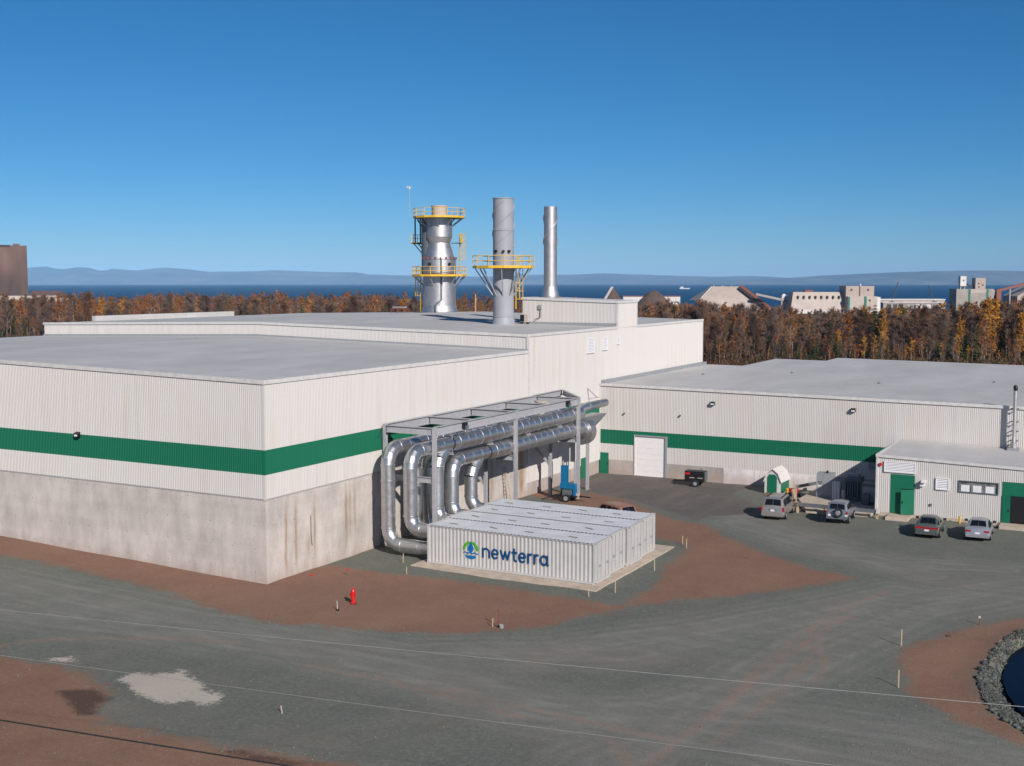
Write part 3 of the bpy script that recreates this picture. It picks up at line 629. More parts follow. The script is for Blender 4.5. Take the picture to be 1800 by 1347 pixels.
mb = MB(); mb.add([(x, y, zt(x)) for x in (-61, RIDGE, -.05) for y in (35.15, 81)], [(0, 2, 3, 1), (2, 4, 5, 3)]); mb.build('roof', 'roof_membrane', th)
MB().box(-61.3, -60.7, 42.2, 66, 13.9, 14.72).build('parapet', 'roof_membrane', th)
# red-brown stained patch of pipe sleepers around the tower
louver(th, 'x', 47.26, 48.87, 11.83, 13.24, X+.06, 9); louver(th, 'x', 50.95, 52.1, 11.94, 13.2, X+.06, 8); louver(th, 'x', 54.5, 55.2, 12.36, 13.04, X+.06, 5)
gd = MB().box(X+.01, X+.08, 46.0, 47.15, -.5, 1.75).build('door', 'door_green', th)
# roof house
rh_z = lambda x: 16.72+(-x)*.028
mb = MB(); y0, y1 = 54.83, 59.9
mb.add([(x, y, z) for x in (-10.9, 0.0) for y in (y0+.05, y1) for z in (14.0, rh_z(x))], [(0, 1, 3, 2), (4, 6, 7, 5), (0, 4, 5, 1), (2, 3, 7, 6), (1, 5, 7, 3)])
rh = mb.build('roof_house', 'trim_white', th)
siding('roof_house_siding', 'white_siding', rh, (-10.9, y0), (-.05, y0), 14.45, lambda t: rh_z(-10.9+10.9*t)-.05, (0, -1))
siding('roof_house_siding', 'white_siding', rh, (X+.03, y0+.05), (X+.03, y1), 14.0, 16.68, (1, 0))
MB().box(-.1, X+.09, y0-.06, y0+.1, 14.0, 16.72).build('corner_trim', 'trim_white', rh)
MB().box(-.1, X+.09, y1-.1, y1+.06, 14.0, 16.72).build('corner_trim', 'trim_white', rh)
mb = MB()
mb.add([(x, y, rh_z(x)+d) for x in (-11.0, .16) for y in (y0-.12, y1+.12) for d in (-.16, .08)], [(0, 1, 3, 2), (4, 6, 7, 5), (0, 4, 5, 1), (2, 3, 7, 6), (1, 5, 7, 3), (0, 2, 6, 4)])
mb.build('roof_cap', 'trim_white', rh)
MB().add([(x, y, z) for x in (-10.9, -.02) for y in (y0-.14, y0-.04) for z in (zt(x)+.0, 14.5)], [(0, 1, 3, 2), (4, 6, 7, 5), (0, 4, 5, 1), (2, 3, 7, 6), (1, 5, 7, 3)]).build('curb', 'cabinet_grey', rh)
MB().box(-8.95, -8.6, y0-.2, y0-.04, 15.85, 16.3).build('switch_box', 'cabinet_grey', rh)
MB().tube([(-8.75, y0-.1, 15.9), (-8.72, y0-.15, 15.0), (-9.3, y0-.4, 14.75)], .04, 6).build('conduit', 'black_metal', rh)

# ------------------------------------------------------------------ right hall
YR = 50.4
rz = lambda x, y: 8.68-.0095*x
rhall = thing('low_hall', 'low white metal clad hall with green stripe behind the car park', 'building', (0, 0, 0))
plan = [(0.12, YR+.06), (75, YR+.06), (75, 102.5), (11.5, 102.5), (11.5, 96), (5, 96), (5, 81.5), (0.12, 81.5)]
mb = MB(); n = len(plan)
mb.prism(plan, -1.2, lambda x, y: rz(x, y)-.05).build('wall_core', 'trim_grey', rhall)
mb = MB(); mb.add([(x, y, rz(x, y)) for x, y in plan], [tuple(range(n))]); mb.build('roof', 'roof_membrane', rhall)
MB().box(.12, .5, YR+.3, 81.4, 8.6, 9.0).build('roof_flashing', 'cabinet_grey', rhall)
S0, S1, D0, D1 = 2.76, 4.16, 3.83, 7.17
def bands(x0, x1, zlo=1.18):
    if zlo < S0: siding('lower_siding', 'white_siding', rhall, (x0, YR), (x1, YR), zlo, S0, (0, -1))
    siding('green_stripe', 'green_siding', rhall, (x0, YR), (x1, YR), max(S0+.002, zlo), S1, (0, -1))
    siding('upper_siding', 'white_siding', rhall, (x0, YR), (x1, YR), S1+.002, lambda t: rz(x0+(x1-x0)*t, 0)-.03, (0, -1))
bands(.1, D0); bands(D0, D1, 3.78); bands(D1, 62)
for a, c, mt in ((1.12, D0-.02, 'concrete_low'), (D1+.1, 12.9, 'concrete_low'), (12.92, 15.9, 'concrete_white'), (15.92, 19.6, 'concrete_white'), (19.62, 23.2, 'concrete_white'), (23.22, 29, 'concrete_low'), (29.02, 62, 'concrete_low')):
    MB().box(a, c, YR-.03, YR+.2, -1.2, 1.2).build('concrete_panel', mt, rhall)
MB().box(.06, .2, YR-.09, YR+.1, 1.1, 8.66).build('corner_trim', 'trim_white', rhall)
mb = MB(); mb.add([(x, y, rz(x, y)+d) for x in (.08, 62) for y in (YR-.13, YR+.1) for d in (-.2, .05)], [(0, 1, 3, 2), (4, 6, 7, 5), (0, 4, 5, 1), (2, 3, 7, 6), (1, 5, 7, 3), (0, 2, 6, 4)]); mb.build('eave_trim', 'trim_white', rhall)
dr = MB().box(D0+.12, D1-.12, YR+.02, YR+.05, -.5, 3.7).build('roller_door', 'door_white', rhall)
for i in range(7):
    z = -.3+i*.572; MB().box(D0+.13, D1-.13, YR-.005, YR+.019, z+.006, z+.566).build('door_panel', 'door_white', dr)
fr = MB().box(D0, D0+.12, YR-.1, YR+.1, -.5, 3.82).build('door_frame', 'trim_white', rhall)
MB().box(D1-.12, D1+.1, YR-.14, YR+.1, -.5, 3.82).build('door_frame', 'cabinet_grey', rhall)
MB().box(D0+.121, D1-.121, YR-.14, YR+.1, 3.7, 3.82).build('door_frame', 'cabinet_grey', rhall)
md = MB().box(.12, 1.08, YR-.06, YR+.05, -.5, 1.84).build('door', 'door_green', rhall); MB().box(.95, 1.0, YR-.12, YR-.061, .7, .85).build('door_handle', 'black_metal', md)
flood(rhall, 11.82, YR-.05, 7.15); flood(rhall, 24.87, YR-.05, 7.2)
for x, z in ((2.77, 5.89), (8.55, 5.98)): MB().cyl((x, YR-.02, z), (x, YR-.2, z-.05), .07, .1, 10).build('wall_vent', 'cabinet_dark', rhall)

for x, y in ((5.2, 66.5), (13.0, 74.0), (24.0, 66.0), (34.0, 74.0)):
    MB().cyl((x, y, rz(x, y)-.02), (x, y, rz(x, y)+.16), .16, .1, 12).build('roof_drain', 'cabinet_dark', rhall)
# ------------------------------------------------------------------ annex
ax0, YA = 28.9, 40.6
az = lambda x, y: 4.88-.026*(x-ax0)+.008*(y-YA)
an = thing('annex_building', 'small white annex with green doors and louvers beside parked cars', 'building', (0, 0, 0))
plan = [(ax0+.06, YA+.06), (52, YA+.06), (52, YR-.15), (ax0+.06, YR-.15)]
MB().prism(plan, -.8, lambda x, y: az(x, y)-.04).build('wall_core', 'trim_grey', an)
MB().add([(x, y, az(x, y)) for x, y in plan], [(0, 1, 2, 3)]).build('roof', 'roof_membrane', an)
MB().box(ax0-.03, 38.25, YA-.05, YA+.3, -.7, .24).build('plinth', 'slab_concrete', an)
W0, W1, W2, W3 = 35.15, 38.06, 2.38, 3.32
A0, A1 = 30.02, 31.86
def asid(x0, x1, z0, z1): siding('siding', 'white_siding', an, (x0, YA), (x1, YA), z0, z1, (0, -1))
top = lambda x0, x1: (lambda t: az(x0+(x1-x0)*t, YA)-.03)
asid(ax0, A0, .25, top(ax0, A0)); asid(A0, A1, 3.42, top(A0, A1)); asid(A1, W0, .25, top(A1, W0)); asid(W0, W1, .25, W2); asid(W0, W1, W3, top(W0, W1)); asid(W1, 38.3, .25, top(W1, 38.3)); asid(38.3, 44, 3.46, top(38.3, 44))
MB().box(ax0-.06, ax0+.12, YA-.09, YA+.1, .22, 4.87).build('corner_trim', 'trim_white', an)
mb = MB(); mb.add([(x, y, az(x, y)+d) for x in (ax0-.1, 50) for y in (YA-.12, YA+.12) for d in (-.15, .05)], [(0, 1, 3, 2), (4, 6, 7, 5), (0, 4, 5, 1), (2, 3, 7, 6), (1, 5, 7, 3), (0, 2, 6, 4)]); mb.build('eave_trim', 'trim_white', an)
MB().box(ax0-.11, ax0+.1, YA+.121, YR-.2, 4.72, 4.95).build('eave_trim', 'trim_white', an)
MB().box(A0, A1, YA-.02, YA+.04, .28, 3.42).build('door', 'door_green', an)
MB().box(A0, A1, YA-.05, YA-.021, 2.3, 3.42).build('door_header', 'door_green', an)
MB().box(A0, A0+.8, YA-.05, YA-.021, .28, 2.295).build('door_leaf', 'door_green', an)
lf = MB().bar((A1-.01, YA-.08, 1.27), (A1-.97, YA-.42, 1.27), .05, 1.98).build('door_leaf', 'door_green', an)
MB().box(31.0, 31.06, YA-.48, YA-.40, 1.2, 1.35).build('door_handle', 'black_metal', lf)
MB().box(A0+.8, A1-.02, YA-.03, YA-.021, .3, 2.29).build('doorway_shade', 'dark_void', an)  # dark sheet stands for the unlit inside behind the leaf
louver(an, 'y', 29.48, 31.9, 3.56, 4.42, YA-.03, 6); louver(an, 'y', 33.45, 34.45, 2.45, 3.4, YA-.03, 6)
MB().box(29.1, 29.3, YA-.22, YA-.03, 4.05, 4.25).build('alarm_light', 'red_paint', an)
mb = MB(); mb.box(32.3, 32.6, YA-.35, YA-.03, 2.65, 3.0); mb.box(32.42, 32.75, YA-.55, YA-.1, 2.95, 3.15); mb.build('wall_lamp', 'louver_white', an)
MB().box(33.05, 33.2, YA-.12, YA-.02, 1.1, 1.28).build('switch_box', 'cabinet_dark', an)
wf = MB().box(W0, W1, YA+.02, YA+.07, W2, W3).build('window', 'window_glass', an)
for x0, x1, z0, z1 in ((W0, W1, W2, W2+.06), (W0, W1, W3-.06, W3), (W0, W0+.06, W2+.06, W3-.06), (W1-.06, W1, W2+.06, W3-.06)):
    MB().box(x0, x1, YA-.09, YA+.02, z0, z1).build('window_frame', 'cabinet_dark', wf)
for x in (W0+.95, W0+1.93): MB().box(x-.03, x+.03, YA-.01, YA+.018, W2+.06, W3-.06).build('mullion', 'cabinet_grey', wf)
for x in (W0+.18, W0+1.05, W0+1.98):
    MB().box(x, x+.62, YA+.01, YA+.016, W2+.08, W3-.34).build('blind', 'louver_white', wf)
# second big doorway, open leaf; dark panel painted for the unlit inside
MB().box(38.3, 43, YA-.02, YA+.04, 2.4, 3.46).build('door_header', 'door_green', an)
MB().box(38.92, 43, YA+.01, YA+.035, .3, 2.4).build('doorway_shade', 'dark_void', an)
lf = MB().bar((38.33, YA-.05, 1.35), (38.93, YA-.1, 1.35), .05, 2.1).build('door_leaf', 'door_green', an)
MB().box(38.82, 38.87, YA-.18, YA-.12, 1.2, 1.35).build('door_handle', 'black_metal', lf)
MB().box(38.3, 44, YA-1.3, YA-.06, -.3, .28).build('door_step', 'slab_concrete', an)
MB().box(30.0, 31.7, YA-1.9, YA-.06, -.3, .24).build('door_step', 'slab_concrete', an)
MB().box(26.3, 26.95, YR-.14, YR-.04, 2.1, 2.75).build('wall_box', 'cabinet_grey', rhall)

# flue on the annex roof against the hall
fl = thing('flue_pipe', 'tall thin shiny flue pipe clamped to the low hall wall', 'chimney', (38.2, 49.7, 4.6))
MB().box(-.45, .45, -.45, .35, -.06, .34).build('plinth', 'cabinet_grey', fl)
MB().lathe([(.24, .34), (.24, .75), (.17, .8), (.15, 1.2), (.15, 3.0), (.165, 3.02), (.165, 3.1), (.15, 3.12), (.15, 5.2)], n=20).build('pipe', 'stainless', fl, True)
MB().tube([(0, 0, 5.15), (0, -.02, 5.35), (0, -.14, 5.45), (0, -.22, 5.42)], .17, 14).build('rain_cap', 'black_metal', fl, True)
for z in (.9, 1.7, 2.5, 3.6):
    mb = MB(); mb.bar((-.25, .05, z), (-.25, .66, z), .06); mb.bar((.25, .05, z), (.25, .66, z), .06); mb.bar((-.3, .18, z), (.3, .18, z), .05, .06); mb.build('bracket', 'cabinet_dark', fl)
# ------------------------------------------------------------------ shipping containers on their slab
slab = tag(MB().prism([(5.3, 8.15), (18.75, 8.1), (18.75, 21.6), (5.3, 21.6)], -.35, .1).build('concrete_slab', 'slab_concrete'), 'pale concrete slab under the four shipping containers', 'slab')
KX, KY, KZ, CL, CW, CH = 5.96, 9.24, .1, 12.19, 2.58, 2.6
def wave_wall(mb, a, b, z0, z1, nrm, pitch=.278, dep=.036):
    a = np.array(a, float); b = np.array(b, float); nrm = np.array(nrm, float); Ln = np.hypot(*(b-a)); d = (b-a)/Ln
    k = int(round(Ln/pitch)); st = [(0, 0)]
    for i in range(k):
        for fr, o in ((.14, 0), (.36, -1), (.64, -1), (.86, 0)): st.append(((i+fr)*Ln/k, o*dep))
    st.append((Ln, 0)); vs = []
    for s, o in st:
        p = a+d*s+nrm*o; vs += [(p[0], p[1], z0), (p[0], p[1], z1)]
    mb.add(vs, [(2*i, 2*i+2, 2*i+3, 2*i+1) for i in range(len(st)-1)])
def container(y0, label, dx):
    t = thing('shipping_container', label, 'container', (KX+dx, y0, KZ), 0, 'white shipping containers side by side')
    mb = MB(); wave_wall(mb, (.1, .0), (CL-.1, 0), .16, CH-.1, (0, -1)); mb.build('side_wall', 'container_paint', t)
    mb = MB(); wave_wall(mb, (CL-.1, CW), (.1, CW), .16, CH-.1, (0, 1)); mb.build('side_wall', 'container_paint', t)
    mb = MB(); wave_wall(mb, (0.02, CW-.1), (0.02, .1), .16, CH-.1, (-1, 0)); mb.build('end_wall', 'container_paint', t)
    mb = MB()
    for y in (.0, CW): mb.box(.1, CL-.1, y-.03, y+.03, 0.02, .16); mb.box(.1, CL-.1, y-.03, y+.03, CH-.1, CH-.06)
    for x in (0.0, CL): mb.box(x-.03, x+.03, .1, CW-.1, .02, .16); mb.box(x-.03, x+.03, .1, CW-.1, CH-.12, CH-.012)
    for x in (.05, CL-.05):
        for y in (.05, CW-.05): mb.box(x-.07, x+.07, y-.07, y+.07, .11, CH-.11)
    mb.build('frame', 'container_paint', t)
    for x in (.06, CL-.06):
        for y in (.06, CW-.06):
            for z in (.0, CH-.118):
                c = MB().box(x-.09, x+.09, y-.085, y+.085, z, z+.118).build('corner_casting', 'container_paint', t)
    for x in (CL-.06,):
        for y in (.06, CW-.06):
            for z in (.06, CH-.06):
                MB().box(x+.09, x+.093, y-.03, y+.03, z-.035, z+.035).build('casting_hole', 'dark_void', t)
    mb = MB(); k = 42; vs = []; xs_ = []
    for i in range(k):
        for fr, o in ((0, 0), (.38, 0), (.5, .02), (.88, .02)): xs_.append((.12+(i+fr)*(CL-.24)/k, CH-.04+o))
    xs_.append((CL-.12, CH-.04))
    for x, z in xs_: vs += [(x, .035, z), (x, CW-.035, z)]
    mb.add(vs, [(2*i, 2*i+2, 2*i+3, 2*i+1) for i in range(len(xs_)-1)]); rf = mb.build('roof', 'container_top', t)
    for x in (1.5, 4.4, 7.3, 10.2):
        xx = x+random.uniform(-.3, .3); mb = MB(); mb.bar((xx-.33, 1.1+random.uniform(-.1, .3), CH+.004), (xx+.35, 1.05, CH+.004), .14, .02); mb.build('roof_vent', 'far_grey', rf)
    # doors at the far right end
    for s, (ya, yb) in enumerate(((.12, CW/2-.006), (CW/2+.006, CW-.12))):
        d = MB(); d.box(CL-.045, CL-.005, ya, yb, .17, CH-.13); w = (yb-ya)/3
        for i in range(3): d.box(CL-.005, CL+.012, ya+i*w+.08, ya+(i+1)*w-.08, .26, CH-.24)
        door = d.build('door', 'container_paint', t)
        for i in (0.28, 0.72):
            y = ya+(yb-ya)*i; m2 = MB(); m2.cyl((CL+.045, y, .1), (CL+.045, y, CH-.1), .022, n=8)
            for z in (.22, .9, 1.7, CH-.25): m2.box(CL-.004, CL+.07, y-.045, y+.045, z-.03, z+.03)
            bar = m2.build('lock_rod', 'container_paint', door)
        m2 = MB(); yy = (ya+yb)/2; m2.box(CL+.02, CL+.06, yy-.25, yy+.25, 1.02, 1.07); m2.box(CL+.012, CL+.05, yy-.06, yy+.06, 1.0, 1.16); m2.build('door_handle', 'cabinet_grey', door)
    return t
labels = ['front white shipping container with blue lettering and drop emblem on its long side', 'second white shipping container, directly behind the lettered one', 'third white shipping container, between two others, one row from the back', 'rearmost of the four white shipping containers on the slab']
conts = [container(KY+2.73*i, labels[i], (0, -.22, -.04, -.26)[i]) for i in range(4)]
# emblem and lettering, painted flat on the front container
def strokes(paths, w, y, name, mat, parent, step=.0012):
    mb = MB(); lay = 0
    for path in paths:
        pts = [Vector((p[0], 0, p[1])) for p in path]; lay += 1; yy = y-lay*step; nn = len(pts); lft = []; rgt = []
        for i, p in enumerate(pts):
            d = (pts[min(i+1, nn-1)]-pts[max(i-1, 0)]).normalized(); s = Vector((-d.z, 0, d.x))*w/2
            lft.append((p.x+s.x, yy, p.z+s.z)); rgt.append((p.x-s.x, yy, p.z-s.z))
        mb.add(lft+rgt, [(i, nn+i, nn+i+1, i+1) for i in range(nn-1)])
        for e in (0, nn-1):
            lay += 1; c = pts[e]; m_ = 10
            mb.add([(c.x+w/2*math.cos(a*2*math.pi/m_), y-lay*step, c.z+w/2*math.sin(a*2*math.pi/m_)) for a in range(m_)], [tuple(range(m_))])
    return mb.build(name, mat, parent)
def arc(cx, cz, rx, rz_, a0, a1, n=14): return [(cx+rx*math.cos(R(a0+(a1-a0)*i/n)), cz+rz_*math.sin(R(a0+(a1-a0)*i/n))) for i in range(n+1)]
def word(x, z, h):
    r = h*.46; out = []; adv = h*1.16
    def n_(x): return [[(x, z), (x, z+h)], [(x, z+h*.5)]+arc(x+r, z+h*.55, r, h*.45, 180, 0)[1:]+[(x+2*r, z)]], 2*r
    def e_(x): return [[(x+.05*h, z+h*.5), (x+2*r, z+h*.5)]+arc(x+r, z+h*.5, r, h*.5, 0, 312, 22)[1:]], 2*r
    def w_(x): w = h*1.35; q = [(x, z+h), (x+w*.27, z+.03*h), (x+w*.5, z+h*.93), (x+w*.73, z+.03*h), (x+w, z+h)]; return [[q[i], q[i+1]] for i in range(4)], w
    def t_(x): return [[(x+.22*h, z+h*1.36), (x+.22*h, z+.25*h)]+arc(x+.45*h, z+.25*h, .23*h, .25*h, 180, 290, 8)[1:], [(x-.02*h, z+h*.97), (x+.58*h, z+h*.97)]], .55*h
    def r_(x): return [[(x, z), (x, z+h)], [(x, z+h*.5)]+arc(x+.42*h, z+h*.55, .42*h, h*.45, 180, 80, 10)[1:]], .5*h
    def a_(x): return [arc(x+r, z+h*.5, r, h*.5, 0, 360, 24), [(x+2*r, z+h), (x+2*r, z+.06*h), (x+2*r+.1*h, z)]], 2*r+.1*h
    for f in (n_, e_, w_, t_, e_, r_, r_, a_):
        p, w = f(x); out += p; x += w+h*.40
    return out, x
front = conts[0]
TZ, TX, TH = .88, 4.25, .56
pw, endx = word(TX, TZ, TH)
sc_ = (9.02-TX)/(endx-.2-TX)
pw = [[(TX+(x-TX)*sc_, zq) for x, zq in p] for p in pw]
strokes(pw, .135, -.006, 'lettering', 'logo_blue', front)
ex, ez = 3.33, 1.2
em = strokes([arc(ex, ez+.02, .50, .51, 172, 108), arc(ex, ez+.02, .50, .51, 72, 8)], .19, -.006, 'emblem_arc', 'logo_green', front)
drop = [(ex, ez+.62)]+[(ex+.23*math.cos(R(a)), ez+.13+.23*math.sin(R(a))) for a in range(35, -216, -15)]
MB().add([(x, -.012, zq) for x, zq in drop], [tuple(range(len(drop)))]).build('emblem_drop', 'logo_light_blue', front)
strokes([[(ex-.52+i*.065, ez-.17+.035*math.sin(i*1.15)) for i in range(17)]], .085, -.006, 'emblem_wave', 'logo_light_blue', front)
bowl = [(ex-.44+i*.055, ez-.335+.03*math.sin(i*1.15)) for i in range(17)]+[(ex+.44*math.cos(R(a)), ez-.30+.27*math.sin(R(a))) for a in range(-20, -161, -12)]
MB().add([(x, -.012, zq) for x, zq in bowl], [tuple(range(len(bowl)))]).build('emblem_bowl', 'logo_light_blue', front)

# ------------------------------------------------------------------ galvanised ducts from the containers
def duct(label, segs, group='galvanised ducts rising from the containers'):
    # segs: list of ('s', p, q, r0, r1) straight, ('e', corner, d_in, d_out, bend, r) elbow
    t = thing('air_duct', label, 'duct', (0, 0, 0), 0, group)
    for s in segs:
        if s[0] == 's':
            _, p, q, r0, r1 = s; p = Vector(p); q = Vector(q); Ln = (q-p).length
            MB().cyl(p, q, r0, r1, 28, False).build('pipe_section', 'galvanised', t, True)
            k = max(1, int(Ln/1.05))
            for i in range(k+1):
                c = p.lerp(q, i/k); r = r0+(r1-r0)*i/k; d = (q-p).normalized()
                fat = (i % 3 == 0)
                MB().cyl(c-d*(.05 if fat else .02), c+d*(.05 if fat else .02), r+(.035 if fat else .014), n=28).build('collar', 'galvanised' if fat else 'galvanised_dull', t, False)
        else:
            _, c, a, b, bend, r = s; c = Vector(c); a = Vector(a).normalized(); b = Vector(b).normalized()
            ce = c-a*bend+b*bend; mb = MB(); g = 5; cor = []
            P_ = [ce-b*bend*math.cos(math.pi/2*i/g)+a*bend*math.sin(math.pi/2*i/g) for i in range(g+1)]
            T_ = [a*math.cos(math.pi/2*i/g)+b*math.sin(math.pi/2*i/g) for i in range(g+1)]
            ref = a.cross(b)
            for i in range(g):
                r_a = mb.ring(P_[i], T_[i], r, 28, ref); r_b = mb.ring(P_[i+1], T_[i+1], r, 28, ref)
                mb.add(r_a+r_b, [(j, (j+1) % 28, 28+(j+1) % 28, 28+j) for j in range(28)])
            mb.build('elbow', 'galvanised', t, True)
            for i in (0, g):
                MB().cyl(P_[i]-T_[i]*.04, P_[i]+T_[i]*.04, r+.03, n=28, ref=ref).build('collar', 'galvanised', t)
    return t
RD = .49
def riser(x, y, zlow, zhead, bend_lo=1.15, bend_hi=1.1, head=None, wye=None):
    U = (0, 0, 1); bl = min(bend_lo, KX-x-.12)
    segs = [('s', (KX+.02, y, zlow), (x+bl, y, zlow), RD, RD)] if KX-x-bl > .15 else []
    segs.append(('e', (x, y, zlow), (-1, 0, 0), U, bl, RD))
    if head:
        segs += [('s', (x, y, zlow+bl), (x, y, zhead-bend_hi), RD, RD), ('e', (x, y, zhead), U, (0, 1, 0), bend_hi, RD)]
        yy = y+bend_hi
        for (y1, ra, rb) in head: segs.append(('s', (x, yy, zhead), (x, y1, zhead), ra, rb)); yy = y1
    else:
        zt_ = zhead-1.5
        segs += [('s', (x, y, zlow+bl), (x, y, zt_), RD, RD)]
        pts = [(x, y, zt_), (x, y+.25, zt_+.55), (x, y+.75, zt_+1.0), (x, y+1.5, zhead-.05)]
        for p, q in zip(pts[:-1], pts[1:]): segs.append(('s', p, q, RD, RD if q is not pts[-1] else .36))
    return segs
XN, XF = 3.82, 2.0
ZU, ZL = 7.22, 5.88
duct('galvanised duct leaving the front container low and rising outermost beside the concrete wall', riser(XF, 10.46, .72, 7.35, head=[(16.2, RD, RD), (17.0, RD, .5), (37.4, .5, .5)]))
duct('galvanised duct leaving the front container high and bending into the upper header under the rack', riser(XN, 10.46, 1.95, ZU, .9, head=[(15.6, RD, RD), (16.4, RD, .6), (37.6, .6, .6)]))
duct('galvanised duct from the second container running close to the wall, half hidden behind its neighbour', riser(XF, 14.0, .75, 7.35))
duct('galvanised duct of the second container standing just behind the front rack post', riser(XN, 13.9, 1.95, ZU, .9))
duct('shaded galvanised duct of the third container near the wall, feeding the rear lower header', riser(XF, 15.6, .75, ZL, head=[(21.2, RD, RD), (22.0, RD, .5), (37.4, .5, .5)]))
duct('galvanised duct of the third container bending into the big lower header', riser(XN, 15.92, 1.95, ZL, .95, head=[(21.0, RD, RD), (21.8, RD, .62), (37.8, .62, .62)]))
duct('galvanised duct of the rearmost container near the wall, mostly hidden behind another riser', riser(XF, 19.0, .75, ZL))
duct('galvanised duct of the rearmost container slanting up into the lower header', riser(XN, 18.65, 1.95, ZL, .95))
mb = MB()
# exhaust end: fan scroll, hood, round outlet beyond the rack
fan = thing('exhaust_fan', 'dull metal fan housing with square hood past the end of the duct headers', 'fan', (2.7, 39.6, 0))
fan.location = (0, 0, 0)
prof = [(2.75+.0+(1.0+.38*(a/330))*math.cos(R(a+150)), 5.15+(1.0+.38*(a/330))*math.sin(R(a+150))) for a in range(0, 331, 15)]
n = len(prof)
mb = MB(); mb.add([(x, 40.0, zq) for x, zq in prof]+[(x, 41.0, zq) for x, zq in prof], [tuple(range(n)), tuple(reversed(range(n, 2*n)))]+[(i, n+i, n+(i+1) % n, (i+1) % n) for i in range(n)]); recalc(mb.build('scroll_housing', 'galvanised_dull', fan))
MB().add([(x, y, zq) for (x, y, zq) in ((2.2, 40.1, 5.6), (3.3, 40.1, 5.6), (3.3, 41.0, 5.6), (2.2, 41.0, 5.6), (2.0, 40.2, 6.5), (3.5, 40.2, 6.5), (3.5, 44.4, 6.5), (2.0, 44.4, 6.5), (2.0, 41.6, 5.5), (3.5, 41.6, 5.5))], [(0, 1, 5, 4), (4, 5, 6, 7), (1, 2, 9, 6, 5), (0, 4, 7, 8, 3), (6, 9, 8, 7), (2, 3, 8, 9), (0, 3, 2, 1)]).build('weather_hood', 'galvanised_dull', fan)
MB().cyl((3.82, 37.6, ZU), (3.0, 39.4, 7.3), .54, .40, 24, False).build('reducer', 'galvanised', fan, True)
MB().cyl((3.0, 39.3, 7.3), (2.8, 41.6, 7.35), .40, .38, 24, False).build('reducer', 'galvanised', fan, True)
mb = MB(); mb.cyl((2.8, 41.5, 7.35), (2.8, 45.6, 7.38), .36, .36, 24); mb.cyl((2.8, 41.55, 7.35), (2.8, 41.65, 7.35), .41, .41, 24); mb.cyl((2.8, 43.9, 7.37), (2.8, 43.98, 7.37), .385, .385, 24); mb.build('outlet_pipe', 'galvanised_dull', fan)
MB().cyl((3.82, 37.8, ZL), (3.0, 40.0, 5.3), .58, .6, 24, False).build('inlet_cone', 'galvanised', fan, True)
mb = MB()
for x in (2.1, 3.3): mb.box(x-.06, x+.06, 40.3, 40.42, -.3, 4.3); mb.box(x-.06, x+.06, 40.7, 40.82, -.3, 4.3)
mb.build('stand', 'frame_steel', fan)
MB().box(3.35, 3.85, 36.6, 37.05, 3.0, 4.9).build('drop_box', 'trim_white', fan)
mb = MB(); mb.bar((2.8, 42.0, 7.6), (2.6, 42.0, 9.0), .06); mb.bar((2.6, 42.0, 9.0), (2.7, 44.0, 7.95), .05); mb.bar((2.7, 42.05, 8.0), (2.7, 44.4, 8.0), .05); mb.build('davit', 'cabinet_grey', fan)

# ------------------------------------------------------------------ steel rack over the ducts
rk = thing('duct_rack', 'grey steel beam rack on posts carrying the ducts along the wall', 'steel frame', (0, 0, 0))
ZT = 8.75; YS = (12.55, 24.5, 36.05); XA, XB = .34, 4.47
def bm_(name, p, q, h=.62, w=.28): return MB().ibeam(p, q, h, w, .035).build(name, 'frame_steel', rk)
def post(x, y, z0, z1, w=.26):
    mb = MB(); mb.box(x-w/2, x+w/2, y-w/2, y-w/2+.03, z0, z1); mb.box(x-w/2, x+w/2, y+w/2-.03, y+w/2, z0, z1); mb.box(x-.018, x+.018, y-w/2+.03, y+w/2-.03, z0, z1); mb.box(x-.22, x+.22, y-.22, y+.22, z0-.02, z0+.04)
    return mb.build('post', 'frame_steel', rk)
for y in YS: post(XB, y, -.3, ZT)
post(XA+.02, YS[0], -.3, ZT)
for y in YS[1:]: post(1.75, y, -.3, 8.05)
for y in YS[1:]:
    MB().bar((1.75, y, 2.6), (.15, y, 4.3), .18, .18).build('brace', 'frame_steel', rk); MB().bar((1.75, y, 3.4), (1.75, y-1.5, 5.0), .14, .14).build('brace', 'frame_steel', rk)
zb = ZT-.31
bm_('long_beam', (XB, YS[0]+.14, zb), (XB, YS[1]-.14, zb)); bm_('long_beam', (XB, YS[1]+.14, zb), (XB, YS[2]-.14, zb))
bm_('long_beam', (XA, YS[0]+.14, zb), (XA, 23.9, zb)); bm_('long_beam', (XA, 23.95, zb), (XA, 35.7, zb)); bm_('long_beam', (XA, 35.72, zb+.12), (XA, 41.3, zb+.16), .5)
bm_('cross_beam', (XA+.16, YS[0], zb), (XB-.14, YS[0], zb), .5)
for y in (18.3, 24.5, 30.3, 36.05): bm_('cross_beam', (XA+.16, y, zb), (XB-.16, y, zb), .56)
bm_('cross_beam', (XA+.1, 41.3, zb+.16), (XB, YS[2]+.2, zb+.1), .45)
for y in YS: bm_('support_beam', (.15, y, 5.02), (XB-.14, y, 5.02), .4, .22)
for y in (15.4, 21.2, 27.4, 33.2):
    bm_('hanger_beam', (1.2, y, 6.52), (XB-.2, y, 6.52), .16, .14)
    for x in (1.3, XB-.3): MB().cyl((x, y, 6.5), (x, y, ZT-.3), .02, n=6).build('hanger_rod', 'frame_steel', rk)
for y in (16.4, 33.6):
    l = MB().box(XB+.05, XB+.3, y-.2, y+.2, zb-.15, zb+.25).build('flood_lamp', 'black_metal', rk); MB().box(XB+.3, XB+.42, y-.14, y+.14, zb-.22, zb+.05).build('lamp_head', 'cabinet_dark', l)
